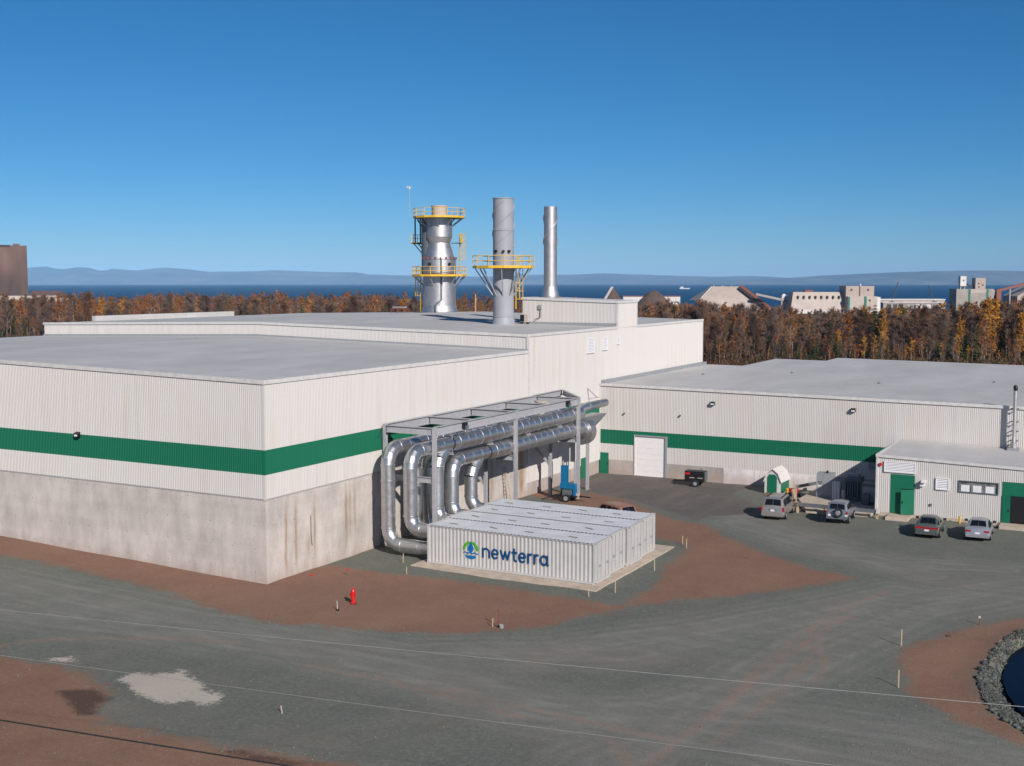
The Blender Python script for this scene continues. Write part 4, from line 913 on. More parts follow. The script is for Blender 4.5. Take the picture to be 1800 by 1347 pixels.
mb = MB(); mb.cyl((2.3, 33.2, ZL+.5), (2.3, 33.2, 8.5), .42, n=20); mb.cyl((2.3, 33.2, 8.5), (2.3, 33.2, 8.62), .52, n=20); mb.build('vent_cap', 'far_beige_light', rk)

# ------------------------------------------------------------------ ladder on the wall
ld = thing('ladder', 'weathered aluminium ladder leaning on the stained concrete wall', 'ladder', (.75, 30.3, 0), 0)
for s in (0, .42):
    MB().bar((0, s, 0), (-.62, s, 3.1), .05, .08).build('rail', 'ladder_metal', ld)
for i in range(10):
    f = (i+.6)/10.5; MB().cyl((-.62*f, .02, 3.1*f), (-.62*f, .40, 3.1*f), .022, n=6).build('rung', 'ladder_metal', ld)
# ------------------------------------------------------------------ stacks on the tall hall roof
def platform(parent, r_in, r_out, z, a0=0, a1=360, n=16, rail=1.15, posts=None, toe=True, name='platform'):
    full = (a1-a0) >= 360; seg = n; A = [R(a0+(a1-a0)*i/seg) for i in range(seg+1)]
    mb = MB(); vs = []
    for a in A:
        c, s = math.cos(a), math.sin(a); vs += [(r_in*c, r_in*s, z-.06), (r_out*c, r_out*s, z-.06), (r_out*c, r_out*s, z), (r_in*c, r_in*s, z)]
    fs = []
    for i in range(seg):
        o = i*4; fs += [(o, o+4, o+5, o+1), (o+1, o+5, o+6, o+2), (o+2, o+6, o+7, o+3), (o+3, o+7, o+4, o)]
    pf = mb.add(vs, fs).build(name, 'grating', parent)
    if toe:
        mb = MB(); vs = []
        for a in A:
            c, s = math.cos(a), math.sin(a); vs += [(r_out*c, r_out*s, z-.12), ((r_out+.03)*c, (r_out+.03)*s, z-.12), ((r_out+.03)*c, (r_out+.03)*s, z+.14), (r_out*c, r_out*s, z+.14)]
        mb.add(vs, fs).build('toe_plate', 'rail_yellow', pf)
    for h in (rail, rail*.55):
        mb = MB(); mb.tube([(r_out*math.cos(a), r_out*math.sin(a), z+h) for a in A], .035, 6); mb.build('hand_rail', 'rail_yellow', pf)
    for i in range(0, seg+(0 if full else 1), 1):
        a = A[i]; MB().cyl((r_out*math.cos(a), r_out*math.sin(a), z), (r_out*math.cos(a), r_out*math.sin(a), z+rail), .04, n=6).build('rail_post', 'rail_yellow', pf)
    return pf
def braces(parent, r_in, r_out, z0, z1, angs, mat='stack_grey', w=.11):
    for a in angs:
        c, s = math.cos(R(a)), math.sin(R(a)); MB().bar((r_in*c, r_in*s, z0), (r_out*c, r_out*s, z1), w).build('brace', mat, parent)
def cage_ladder(parent, ang, r, z0, z1, cage_from):
    c, s = math.cos(R(ang)), math.sin(R(ang)); t = Vector((-s, c, 0)); o = Vector((c, s, 0))*r
    mb = MB()
    for k in (-.22, .22): mb.bar(o+t*k+Vector((0, 0, z0)), o+t*k+Vector((0, 0, z1)), .06)
    z = z0+.3
    while z < z1: mb.bar(o-t*.22+Vector((0, 0, z)), o+t*.22+Vector((0, 0, z)), .035); z += .4
    l = mb.build('ladder', 'rail_yellow', parent); mb = MB(); out = Vector((c, s, 0)); z = cage_from; rg = []
    while z < z1+.01:
        mb.tube([o+t*(.38*math.cos(R(q)))*1.0+out*(.75*math.sin(R(q)))+Vector((0, 0, z)) for q in range(0, 181, 30)], .03, 5); z += .85
    for q in (30, 70, 110, 150): mb.bar(o+t*(.38*math.cos(R(q)))+out*(.75*math.sin(R(q)))+Vector((0, 0, cage_from)), o+t*(.38*math.cos(R(q)))+out*(.75*math.sin(R(q)))+Vector((0, 0, z1)), .04)
    mb.build('ladder_cage', 'rail_yellow', l)
def strakes(parent, r, z0, z1, turns, mat, n=3, h=.16):
    for k in range(n):
        mb = MB(); st = 48; vs = []
        for i in range(st+1):
            a = 2*math.pi*(k/n+turns*i/st); z = z0+(z1-z0)*i/st; c, s = math.cos(a), math.sin(a)
            vs += [(r*.99*c, r*.99*s, z-.02), ((r+h)*c, (r+h)*s, z-.02), ((r+h)*c, (r+h)*s, z+.02), (r*.99*c, r*.99*s, z+.02)]
        fs = []
        for i in range(st):
            o = i*4; fs += [(o, o+4, o+5, o+1), (o+1, o+5, o+6, o+2), (o+2, o+6, o+7, o+3)]
        mb.add(vs, fs).build('strake', mat, parent)

VIEW = math.degrees(math.atan2(CY-78, CX+35.5))  # bearing from the tower towards the viewer side of the site
sx, sy = -35.5, 77.8; bz = zt(sx)
s1 = thing('scrubber_tower', 'silver waisted scrubber tower with three yellow railed platforms on the roof', 'tower', (sx, sy, bz))
Z = lambda z: z-14.5
MB().lathe([(2.5, -.1), (2.5, .06), (2.42, .16), (2.18, .9), (2.18, 1.0), (2.17, 7.0)], n=48).build('lower_shell', 'stainless', s1, True)
MB().lathe([(2.22, 7.0), (2.24, 7.02), (2.24, 7.22), (2.0, 7.24), (1.98, 7.3), (1.42, 9.15)], n=48).build('cone', 'stainless', s1, True)
MB().lathe([(1.42, 9.15), (1.42, 9.2), (1.72, 9.98)], n=48).build('flare', 'stainless', s1, True)
MB().lathe([(1.72, 9.98), (1.74, 10.0), (1.72, 10.05), (1.70, 12.55), (1.0, 12.6)], n=48).build('upper_shell', 'stainless', s1, True)
MB().lathe([(1.0, 12.55), (1.0, 13.9), (1.08, 13.92), (1.08, 14.1), (.92, 14.1), (.92, 13.6), (0, 13.6)], n=32).build('top_nozzle', 'far_beige_light', s1, True)
mb = MB()
for k in range(20):
    a = 2*math.pi*k/20; mb.box(2.2*math.cos(a)-.1, 2.2*math.cos(a)+.1, 2.2*math.sin(a)-.1, 2.2*math.sin(a)+.1, 7.02, 7.3)
mb.build('flange_clips', 'rust_red', s1)
MB().lathe([(2.2, 5.0), (2.25, 5.02), (2.25, 5.12), (2.2, 5.14)], n=40).build('band', 'rust_red', s1)
platform(s1, 2.2, 3.62, 4.9, n=14); braces(s1, 2.15, 3.5, 3.5, 4.82, range(10, 370, 30))
platform(s1, 1.72, 3.4, 12.55, VIEW-140, VIEW+150, n=11); braces(s1, 1.7, 3.2, 11.3, 12.45, range(10, 370, 36))
platform(s1, 1.75, 3.7, 9.2, VIEW-160, VIEW-95, n=4, name='mid_platform'); braces(s1, 2.0, 3.5, 7.4, 9.1, (VIEW-150, VIEW-128, VIEW-106), 'black_metal')
platform(s1, 1.75, 3.0, 9.2, VIEW+70, VIEW+115, n=3, name='mid_platform')
# duct behind the tower, far left; its shade is painted in as dark colour
al = VIEW-118; c_, s_ = math.cos(R(al)), math.sin(R(al))
MB().cyl((1.5*c_, 1.5*s_, 5.0), (1.5*c_, 1.5*s_, 12.5), 1.05, n=24).build('side_duct', 'cabinet_dark', s1, False)
for a in (al-12, al+14):
    MB().bar((3.3*math.cos(R(a)), 3.3*math.sin(R(a)), 9.2), (3.3*math.cos(R(a)), 3.3*math.sin(R(a)), 12.5), .14).build('platform_leg', 'black_metal', s1)
MB().bar((3.3*c_, 3.3*s_, 12.3), (1.8*c_, 1.8*s_, 10.4), .12).build('brace', 'black_metal', s1)
cage_ladder(s1, VIEW-100, 2.55, 0.0, 6.0, 2.2); cage_ladder(s1, VIEW+98, 2.75, 5.0, 10.4, 7.0)
pa = VIEW+6; pr = 2.3; pc = Vector((pr*math.cos(R(pa)), pr*math.sin(R(pa)), 0)); pt = Vector((-math.sin(R(pa)), math.cos(R(pa)), 0))
mb = MB(); mb.tube([pc+Vector((0, 0, 7.0)), pc+Vector((0, 0, 1.7)), pc-pt*.3+Vector((0, 0, 1.45)), pc-pt*.75+Vector((0, 0, 1.15)), pc-pt*.85+pc*.12+Vector((0, 0, .05))], .09, 8); mb.build('drain_pipe', 'cabinet_dark', s1, True)
for a in (-34, 34): MB().cyl((1.9*math.cos(R(VIEW+a)), 1.9*math.sin(R(VIEW+a)), 6.4), (2.5*math.cos(R(VIEW+a)), 2.5*math.sin(R(VIEW+a)), 6.4), .18, n=12).build('sample_port', 'black_metal', s1)
ms = thing('instrument_mast', 'thin mast with a white weather instrument above the scrubber tower', 'mast', (sx-3.3, sy-2.05, bz+12.55))
MB().cyl((0, 0, 0), (0, 0, 3.75), .035, .02, 6).build('pole', 'trim_grey', ms)
mb = MB(); mb.cyl((0, 0, 3.7), (0, 0, 3.95), .13, .1, 12); mb.bar((-.35, 0, 3.92), (.3, 0, 3.98), .1); mb.box(-.42, -.2, -.06, .06, 3.85, 4.12); mb.build('instrument_head', 'far_white', ms)

s2 = thing('grey_stack', 'matt grey painted stack with spiral fins and one yellow railed platform', 'chimney', (-11.1, 50.95, zt(-11.1)))
MB().lathe([(1.25, -.08), (1.25, .04), (1.2, .12), (1.1, .75), (1.14, .77), (1.14, .85), (1.08, .87), (1.08, 9.6), (1.13, 9.62), (1.13, 9.72), (1.07, 9.74), (1.06, 12.85), (1.12, 12.86), (1.12, 12.95), (.98, 12.95), (.98, 11.5), (0, 11.5)], n=48).build('shell', 'stack_grey', s2, True)
platform(s2, 1.1, 3.15, 5.9, n=12); braces(s2, 1.05, 2.95, 2.95, 5.78, range(15, 375, 40))
strakes(s2, 1.06, 7.9, 12.7, .85, 'stack_grey', 3, .1)
for a in (-42, 0, 28): 
    V2 = math.degrees(math.atan2(CY-51, CX+11)); aa = R(V2+a); MB().cyl((1.0*math.cos(aa), 1.0*math.sin(aa), 7.5), (1.32*math.cos(aa), 1.32*math.sin(aa), 7.5), .14, n=12).build('sample_port', 'black_metal', s2)
cage_ladder(s2, V2+85, 1.3, 1.6, 6.9, 2.6)

s3 = thing('shiny_stack', 'shiny bare metal stack with spiral fins rising from the roof house', 'chimney', (-8.9, 57.4, rh_z(-8.9)+.08))
MB().lathe([(.98, 0), (.98, .1), (.92, .2), (.72, 1.2), (.75, 1.22), (.75, 1.3), (.70, 1.32), (.70, 9.65), (.6, 9.65), (.6, 9.0), (0, 9.0)], n=40).build('shell', 'stainless', s3, True)
strakes(s3, .69, 5.6, 9.5, .8, 'stainless', 2, .12)

hv = thing('air_conditioner', 'beige split air conditioner standing on the roof beside the roof house', 'air conditioner', (-10.0, 53.6, zt(-10)))
MB().box(-.45, .45, -.2, .2, .2, 1.0).build('casing', 'far_beige_light', hv)
MB().box(-.43, .02, -.215, -.2, .24, .96).build('fan_grille', 'black_metal', hv)
for x in (-.35, .35): MB().box(x-.05, x+.05, -.25, .25, 0, .2).build('foot', 'black_metal', hv)
rb = thing('roof_box', 'low rusty pipe support frame on the roof left of the tower', 'frame', (sx-4.6, sy-2.6, bz-.02))
mb = MB()
for y in (-.5, .5): mb.bar((-1.2, y, .55), (1.2, y, .55), .1)
for x in (-1.1, 0, 1.1):
    for y in (-.5, .5): mb.bar((x, y, 0), (x, y, .55), .1)
mb.build('rails', 'rust_red', rb); MB().box(-1.0, .9, -.3, .3, .6, .8).build('pipe_tray', 'cabinet_grey', rb)

# ------------------------------------------------------------------ vehicles
def vehicle(name, label, paint, st, x, y, rz, glass, wheels, tw, extra, cat='car', hw=.86):
    t = thing(name, label, cat, (x, y, gz(x, y)), rz, 'vehicles parked by the annex' if cat == 'car' else None)
    rings = []
    for (yy, zl, zb_, zt_, wl_, wb_, wt_) in st:
        half = [(0, zl), (wl_*.88, zl), (wl_, zl+.16), (wb_+.015, zl+(zb_-zl)*.6), (wb_, zb_-.06), (wb_-.04, zb_), (wt_, max(zt_-.07, zb_+.005)), (wt_-.13, zt_), (0, zt_+.025)]
        rings.append([(a, yy, c) for a, c in half]+[(-a, yy, c) for a, c in reversed(half[1:-1])])
    n = len(rings[0]); vs = [p for r in rings for p in r]
    fs = [(i*n+j, i*n+(j+1) % n, (i+1)*n+(j+1) % n, (i+1)*n+j) for i in range(len(rings)-1) for j in range(n)]
    fs += [tuple(range(n)), tuple(reversed(range((len(rings)-1)*n, len(rings)*n)))]
    o = recalc(MB().add(vs, fs).build('body', paint, t))
    md_ = o.modifiers.new('bevel', 'BEVEL'); md_.width = .05; md_.segments = 2; md_.limit_method = 'ANGLE'; md_.angle_limit = R(24)
    o.data.polygons.foreach_set('use_smooth', [True]*len(o.data.polygons))
    def pane(nm, i, j, u0, u1, v0, v1, off=.014, mt='car_glass', i2=None):
        a, b_ = Vector(rings[i][j]), Vector(rings[i][(j+1) % n]); i2 = i+1 if i2 is None else i2
        d, c = Vector(rings[i2][j]), Vector(rings[i2][(j+1) % n])
        q = lambda u, v: (a.lerp(d, u)).lerp(b_.lerp(c, u), v)
        P_ = [q(u0, v0), q(u1, v0), q(u1, v1), q(u0, v1)]; nn = (P_[1]-P_[0]).cross(P_[3]-P_[0]).normalized()
        cen = sum(P_, Vector())/4; hub = Vector((0, cen.y, cen.z*.6))
        if nn.dot(cen-hub) < 0: nn = -nn
        MB().add([p+nn*off for p in P_]+[p-nn*.02 for p in P_], [(0, 1, 2, 3), (0, 4, 5, 1), (1, 5, 6, 2), (2, 6, 7, 3), (3, 7, 4, 0)]).build(nm, mt, t)
    for g in glass: pane(*g)
    for wy in wheels:
        for sx_ in (-1, 1):
            w = MB(); xx = sx_*tw
            w.cyl((xx-.1*sx_, wy, .32), (xx+.1*sx_, wy, .32), .32, n=20); ty = w.build('wheel', 'rubber', t)
            MB().cyl((xx+.09*sx_, wy, .32), (xx+.112*sx_, wy, .32), .2, .17, 16).build('rim', 'wheel_rim', ty)
            MB().cyl((xx-.2*sx_, wy, .36), (xx-.03*sx_+.035*sx_, wy, .36), .39, n=20).build('wheel_well_shade', 'rubber', t)  # dark disc stands for the shade of the wheel well, no cutout
    for nm, bx, mt in extra:
        MB().box(*bx).build(nm, mt, t)
    return t
# panes: side glass is ring sector 5 (right) and n-6 (left), top glass sectors 7,8
def sides(i, u0, u1): return [('side_window', i, 5, u0, u1, .12, .88), ('side_window', i, 10, u0, u1, .12, .88)]
def mirrors(y, z, w): return [('mirror', (w, w+.22, y-.06, y+.08, z, z+.16), 'rubber'), ('mirror', (-w-.22, -w, y-.06, y+.08, z, z+.16), 'rubber')]
van = [(0, .38, .62, .66, .80, .84, .80), (.06, .30, .98, 1.02, .88, .90, .84), (.12, .26, 1.02, 1.12, .90, .91, .80), (.42, .26, 1.04, 1.68, .92, .92, .70), (1.5, .24, 1.03, 1.75, .93, .93, .70), (2.9, .24, 1.0, 1.72, .93, .93, .69), (3.75, .24, .98, 1.06, .92, .92, .74), (4.6, .26, .80, .84, .88, .86, .66), (4.85, .34, .62, .66, .78, .76, .6)]
def rear_top(i, u0, u1): return [('rear_window', i, 7, u0, u1, .02, .98), ('rear_window', i, 8, u0, u1, .02, .98)]
def wind(i): return [('windshield', i, 7, .08, .92, .05, 1), ('windshield', i, 8, .08, .92, 0, .95)]
vehicle('parked_minivan', 'champagne minivan parked leftmost in the row by the guardrail', 'paint_champagne', van, 22.1, 34.6, R(4), [g for i, a, c in ((3, .1, .95), (4, .04, .62), (4, .68, .98), (5, .0, .5)) for g in sides(i, a, c)]+rear_top(2, .12, .9)+wind(5), (.95, 3.85), .84,
        [('tail_light', (.78, .915, .02, .14, .72, 1.06), 'tail_red'), ('tail_light', (-.915, -.78, .02, .14, .72, 1.06), 'tail_red'), ('bumper', (-.86, .86, -.06, .12, .36, .58), 'paint_champagne'), ('plate_recess', (-.32, .32, .018, .06, .72, .90), 'cabinet_dark'), ('licence_plate', (-.15, .15, .008, .03, .74, .88), 'louver_white'), ('roof_rack', (.56, .62, .7, 2.7, 1.74, 1.80), 'rubber'), ('roof_rack', (-.62, -.56, .7, 2.7, 1.74, 1.80), 'rubber')]+mirrors(3.5, 1.02, .92))
suv = [(0, .46, .72, .76, .74, .78, .74), (.05, .42, 1.02, 1.06, .80, .82, .76), (.12, .4, 1.04, 1.10, .82, .83, .74), (.3, .38, 1.06, 1.58, .83, .83, .66), (1.2, .36, 1.05, 1.64, .84, .84, .66), (2.0, .36, 1.03, 1.61, .84, .84, .64), (2.55, .36, 1.02, 1.08, .83, .83, .68), (3.5, .4, .92, .98, .80, .80, .66), (3.75, .46, .72, .78, .74, .74, .6)]
vehicle('parked_off_roader', 'small grey off-roader with spare wheel on its tailgate', 'paint_grey', suv, 27.0, 35.2, R(3), [g for i, a, c in ((3, .12, .92), (4, .05, .95), (5, .0, .6)) for g in sides(i, a, c)]+rear_top(2, .1, .9)+wind(5), (.75, 2.95), .78,
        [('tail_light', (.70, .83, -.01, .1, .84, 1.02), 'tail_red'), ('tail_light', (-.83, -.70, -.01, .1, .84, 1.02), 'tail_red'), ('bumper', (-.78, .78, -.1, .1, .42, .60), 'cabinet_dark'), ('licence_plate', (-.66, -.38, -.03, .02, .62, .76), 'louver_white'), ('rear_light', (.62, .80, -.015, .05, .66, .76), 'louver_white')]+mirrors(2.3, 1.06, .83))
off = bpy.data.objects['parked_off_roader']
sw = MB().cyl((.12, -.24, .92), (.12, -.02, .92), .34, n=22).build('spare_wheel', 'rubber', off); MB().cyl((.12, -.265, .92), (.12, -.235, .92), .17, .2, 16).build('rim', 'wheel_rim', sw)
sed = [(0, .40, .66, .70, .72, .76, .72), (.06, .30, .84, .90, .82, .84, .74), (.16, .26, .90, .965, .85, .86, .72), (.62, .24, .93, .99, .87, .87, .70), (1.35, .22, .93, 1.34, .88, .88, .60), (2.4, .22, .92, 1.38, .88, .88, .58), (3.25, .22, .90, .97, .88, .88, .68), (4.2, .26, .74, .80, .84, .82, .62), (4.55, .36, .56, .60, .74, .70, .56)]
def sedan(label, paint, x, y, rz, lights):
    return vehicle('parked_sedan', label, paint, sed, x, y, rz, [g for i, a, c in ((3, .35, .98), (4, .04, .46), (4, .54, .98), (5, .0, .55)) for g in sides(i, a, c)]+rear_top(3, .1, .92)+wind(5), (.85, 3.45), .80,
        lights+[('bumper', (-.80, .80, -.07, .12, .34, .56), paint), ('licence_plate', (-.16, .16, -.012, .03, .58, .70), 'louver_white')]+mirrors(2.95, .92, .87))
sedan('dark grey green sedan with a full width red light bar across its rear', 'paint_dark_green', 34.0, 33.1, R(3), [('light_bar', (-.80, .80, .0, .1, .74, .87), 'tail_red')])
sedan('bright silver sedan parked rightmost, nearest the open annex doorway', 'paint_silver', 37.4, 33.8, R(3), [('tail_light', (.44, .82, .0, .1, .70, .84), 'tail_red'), ('tail_light', (-.82, -.44, .0, .1, .70, .84), 'tail_red')])
wag = [(0, .4, .95, 1.0, .80, .84, .78), (.1, .35, 1.0, 1.05, .84, .86, .76), (.35, .3, 1.02, 1.60, .86, .86, .70), (1.3, .3, 1.02, 1.64, .87, .87, .70), (2.6, .3, 1.0, 1.60, .87, .87, .68), (3.2, .3, .98, 1.05, .86, .86, .7), (4.2, .34, .85, .9, .82, .8, .62), (4.5, .4, .66, .7, .74, .7, .56)]
vehicle('rusty_wagon', 'rust brown wagon half hidden behind the rearmost container', 'paint_rust', wag, 13.4, 26.4, R(62), [g for i, a, c in ((2, .1, .95), (3, .04, .48), (3, .56, .97), (4, .0, .6)) for g in sides(i, a, c)]+rear_top(1, .1, .9)+wind(4), (.9, 3.4), .8, [('bumper', (-.8, .8, -.08, .1, .4, .6), 'cabinet_dark')])
# ------------------------------------------------------------------ yard equipment
def at_ground(x, y): return (x, y, gz(x, y))
t = thing('air_compressor', 'black towable air compressor parked right of the white roller door', 'compressor', at_ground(11.1, 47.6), R(4)); t.scale = (1.2, 1.1, 1.08)  # scaled up so the black shape also takes in the shadow beside it
o = MB().box(-.75, .85, -.45, .45, .42, 1.35).build('body', 'black_metal', t); md = o.modifiers.new('bevel', 'BEVEL'); md.width = .07; md.segments = 2
MB().box(-.68, -.3, -.455, -.44, 1.05, 1.2).build('badge', 'red_paint', o)
for x in (-.35, .3): MB().box(x, x+.4, -.458, -.44, .74, .82).build('label_strip', 'far_grey', o)
for x in (.82,): MB().box(x+.03, x+.06, -.4, .4, .5, 1.3).build('rear_panel', 'cabinet_dark', t)
for s in (-.52, .52):
    w = MB().cyl((.15, s-.09, .3), (.15, s+.09, .3), .3, n=20).build('wheel', 'rubber', t); MB().cyl((.15, s+.1*np.sign(s), .3), (.15, s+.115*np.sign(s), .3), .15, n=14).build('rim', 'cabinet_grey', w)
mb = MB(); mb.bar((-.7, -.35, .42), (-1.7, 0, .42), .08); mb.bar((-.7, .35, .42), (-1.7, 0, .42), .08); mb.bar((-1.6, 0, 0), (-1.6, 0, .5), .07); mb.build('drawbar', 'black_metal', t)
mb = MB(); mb.cyl((.5, 0, 1.3), (.5, 0, 1.55), .05, n=8); mb.build('exhaust', 'cabinet_dark', t)

t = thing('hoist_trailer', 'blue steel hoist with upright mast on a small wheeled trailer', 'hoist', at_ground(4.5, 34.2), 0)
mb = MB(); mb.box(-.72, -.42, -.2, .2, 1.3, 3.05); mb.box(-.42, -.16, .16, .2, 1.3, 3.05); mb.box(-.42, -.16, -.2, -.16, 1.3, 3.05); o = mb.build('mast', 'blue_paint', t)
MB().box(-.78, .62, -.22, .22, 1.08, 1.52).build('deck_box', 'blue_paint', t)
MB().box(.44, .66, -.2, .2, .45, 1.07).build('leg', 'blue_paint', t)
mb = MB(); mb.box(-1.0, .9, -.5, -.4, .42, .55); mb.box(-1.0, .9, .4, .5, .42, .55)
for x in (-.9, 0, .8): mb.box(x-.06, x+.06, -.39, .39, .43, .53)
mb.bar((.9, 0, .48), (2.0, 0, .48), .1); mb.bar((-1.0, -.4, .5), (-2.2, -.9, .12), .08); mb.bar((-1.0, .4, .5), (-2.2, .9, .12), .08); mb.bar((-.6, 0, .55), (-.6, 0, 1.08), .3, .3); mb.build('chassis', 'black_metal', t)
MB().box(-.5, .3, -.35, .35, .56, 1.0).build('engine', 'cabinet_dark', t); MB().box(.7, .95, -.15, .15, .3, .75).build('tank', 'far_beige_light', t)
for s in (-.62, .62):
    w = MB().cyl((.0, s-.1, .33), (.0, s+.1, .33), .33, n=20).build('wheel', 'rubber', t); MB().cyl((.0, s+.1*np.sign(s), .33), (0, s+.12*np.sign(s), .33), .2, n=14).build('rim', 'cabinet_grey', w)

t = thing('garden_shed', 'little white shed with gambrel roof and arched green door', 'shed', at_ground(17.95, 46.7), R(-3))
mb = MB(); pr = [(0, 0), (1.5, 0), (1.5, 1.25), (1.22, 1.85), (.75, 2.2), (.28, 1.85), (0, 1.25)]; n = 7
mb.add([(x, 0, z) for x, z in pr]+[(x, 2.3, z) for x, z in pr], [tuple(range(7)), tuple(reversed(range(7, 14)))]+[(i, 7+i, 7+(i+1) % 7, (i+1) % 7) for i in range(7)])
recalc(mb.build('wall', 'trim_white', t)); MB().box(1.5, 1.52, .04, 2.27, .1, 1.2).build('side_panel', 'door_green', t)
dp = [(.26, .1), (1.14, .1), (1.14, 1.5), (.98, 1.78), (.42, 1.78), (.26, 1.5)]
d = MB().add([(x, -.03, z) for x, z in dp]+[(x, .01, z) for x, z in dp], [tuple(range(6))]+[(i, 6+i, 6+(i+1) % 6, (i+1) % 6) for i in range(6)]).build('door', 'door_green', t)
MB().box(.695, .705, -.034, -.03, .12, 1.76).build('door_seam', 'far_dark', d)
for (x0, z0), (x1, z1) in (((1.58, 1.1), (1.24, 1.9)), ((1.24, 1.9), (.75, 2.28)), ((.75, 2.28), (.26, 1.9)), ((.26, 1.9), (-.08, 1.1))):
    MB().bar((( x0+x1)/2, -.12, (z0+z1)/2), ((x0+x1)/2, 2.42, (z0+z1)/2), math.hypot(x1-x0, z1-z0)+.02, .04, (z1-z0, 0, -(x1-x0)) if x1 < x0 else (0, 0, 1)).build('roof_panel', 'far_white', t)
MB().add([(.15, -.06, .12), (1.25, -.06, .12), (1.3, -.75, -.02), (.1, -.75, -.02), (.15, -.06, 0), (1.25, -.06, 0), (1.3, -.75, -.08), (.1, -.75, -.08)], [(0, 3, 2, 1), (4, 5, 6, 7), (0, 4, 7, 3), (1, 2, 6, 5), (2, 3, 7, 6)]).build('ramp', 'wood_dark', t)

t = thing('fire_connection', 'cluster of red capped fire hose valves with a yellow valve beside the shed', 'valve', at_ground(20.2, 46.6))
MB().box(-.15, 1.0, -.12, .12, 0, .35).build('pipe_base', 'black_metal', t)
for i in range(4):
    c = MB().cyl((.1+.22*i, 0, .3), (.1+.22*i, -.1, .72), .09, .12, 12).build('valve_cap', 'red_paint', t)
MB().cyl((-.12, -.05, .3), (-.12, -.1, .7), .1, .13, 12).build('valve_cap', 'yellow_paint', t)

eq = tag(MB().prism([(21.9, 43.4), (23.6, 39.2), (28.7, 39.2), (28.7, 49.6), (22.0, 49.6)], -.5, .2).build('equipment_pad', 'slab_concrete'), 'pale concrete pad under the transformers inside the guardrail', 'slab')
t = thing('switch_cabinet', 'tall light grey electrical cabinet with black warning marks', 'cabinet', (23.0, 45.0, .2))
MB().box(0, 1.35, 0, 1.1, 0, 2.1).build('body', 'cabinet_grey', t); MB().box(.55, .565, -.012, 0, .05, 2.05).build('door_seam', 'cabinet_dark', t)
for x, z in ((.14, 1.3), (.34, 1.3), (.24, 1.15)): MB().box(x, x+.13, -.014, 0, z, z+.1).build('warning_mark', 'black_metal', t)
MB().box(.1, .5, -.014, 0, .92, 1.05).build('warning_sign', 'far_white', t); MB().box(.75, .9, .3, .5, 2.1, 2.3).build('lifting_lug', 'black_metal', t)
t = thing('radiator_unit', 'narrow white finned radiator standing beside the grey cabinet', 'radiator', (24.55, 44.2, .2))
for i in range(5): MB().box(i*.13, i*.13+.07, 0, .5, .08, 1.6).build('fin', 'louver_white', t)
MB().box(-.04, .64, .5, .62, 0, 1.68).build('header', 'cabinet_grey', t); MB().box(0, .6, .1, .4, -.01, .07).build('foot', 'cabinet_dark', t)
t = thing('transformer', 'dark grey transformer tank in the shade of the annex', 'transformer', (25.5, 44.6, .2))
MB().box(0, 1.3, 0, 1.6, 0, 2.0).build('tank', 'cabinet_dark', t); MB().box(.2, 1.1, .3, 1.3, 2.0, 2.25).build('cover', 'cabinet_grey', t)
for i in range(6): MB().box(.1+i*.2, .18+i*.2, -.35, 0, .3, 1.6).build('fin', 'cabinet_dark', t)
for x in (.4, .65, .9): MB().cyl((x, .8, 2.25), (x, .8, 2.6), .06, .04, 8).build('bushing', 'far_grey', t)
t = thing('oil_cabinet', 'dark boxy cabinet nearest the annex wall behind the guardrail', 'cabinet', (27.1, 43.6, .2))
MB().box(0, 1.2, 0, 1.2, 0, 1.75).build('body', 'cabinet_dark', t); MB().box(.1, 1.1, -.02, 0, .2, 1.5).build('door', 'cabinet_grey', t); MB().box(.2, .7, -.4, -.03, 0, .9).build('meter_box', 'cabinet_dark', t)

def guardrail(label, pts, z=.62):
    t = thing('guardrail', label, 'guardrail', (0, 0, 0)); prof = [(-.155, 0), (-.12, .05), (-.06, .05), (-.02, 0), (.02, 0), (.06, .05), (.12, .05), (.155, 0)]
    for (x0, y0), (x1, y1) in zip(pts[:-1], pts[1:]):
        d = Vector((x1-x0, y1-y0, 0)).normalized(); nn = Vector((d.y, -d.x, 0)); mb = MB()
        A = [Vector((x0, y0, z+h))+nn*o_ for h, o_ in prof]; B = [Vector((x1, y1, z+h))+nn*o_ for h, o_ in prof]
        A2 = [p-nn*.008 for p in A]; B2 = [p-nn*.008 for p in B]; k = len(prof)
        mb.add(A+B, [(i, k+i, k+i+1, i+1) for i in range(k-1)]); mb.add(A2+B2, [(i, i+1, k+i+1, k+i) for i in range(k-1)])
        mb.build('rail', 'galvanised_dull', t)
        Ln = math.hypot(x1-x0, y1-y0); m_ = max(1, int(Ln/1.9))
        for i in range(m_+1):
            f = i/m_; x = x0+(x1-x0)*f-nn.x*.12; y = y0+(y1-y0)*f-nn.y*.12
            MB().box(x-.09, x+.09, y-.09, y+.09, gz(x, y)-.2, z+.17).build('post', 'wood_pale', t)
    return t
g_ = guardrail('long galvanised guardrail on wooden posts ending at the annex corner', [(23.0, 38.75), (29.35, 38.75)])
MB().box(29.3, 29.55, 38.62, 38.82, .45, .8).build('end_cap', 'far_white', g_)
guardrail('galvanised guardrail section slanting back from the minivan towards the shed', [(21.0, 44.6), (22.7, 39.1)])
guardrail('short stub of guardrail with one end against the white concrete wall', [(21.0, 46.2), (22.2, 49.2)], .75)

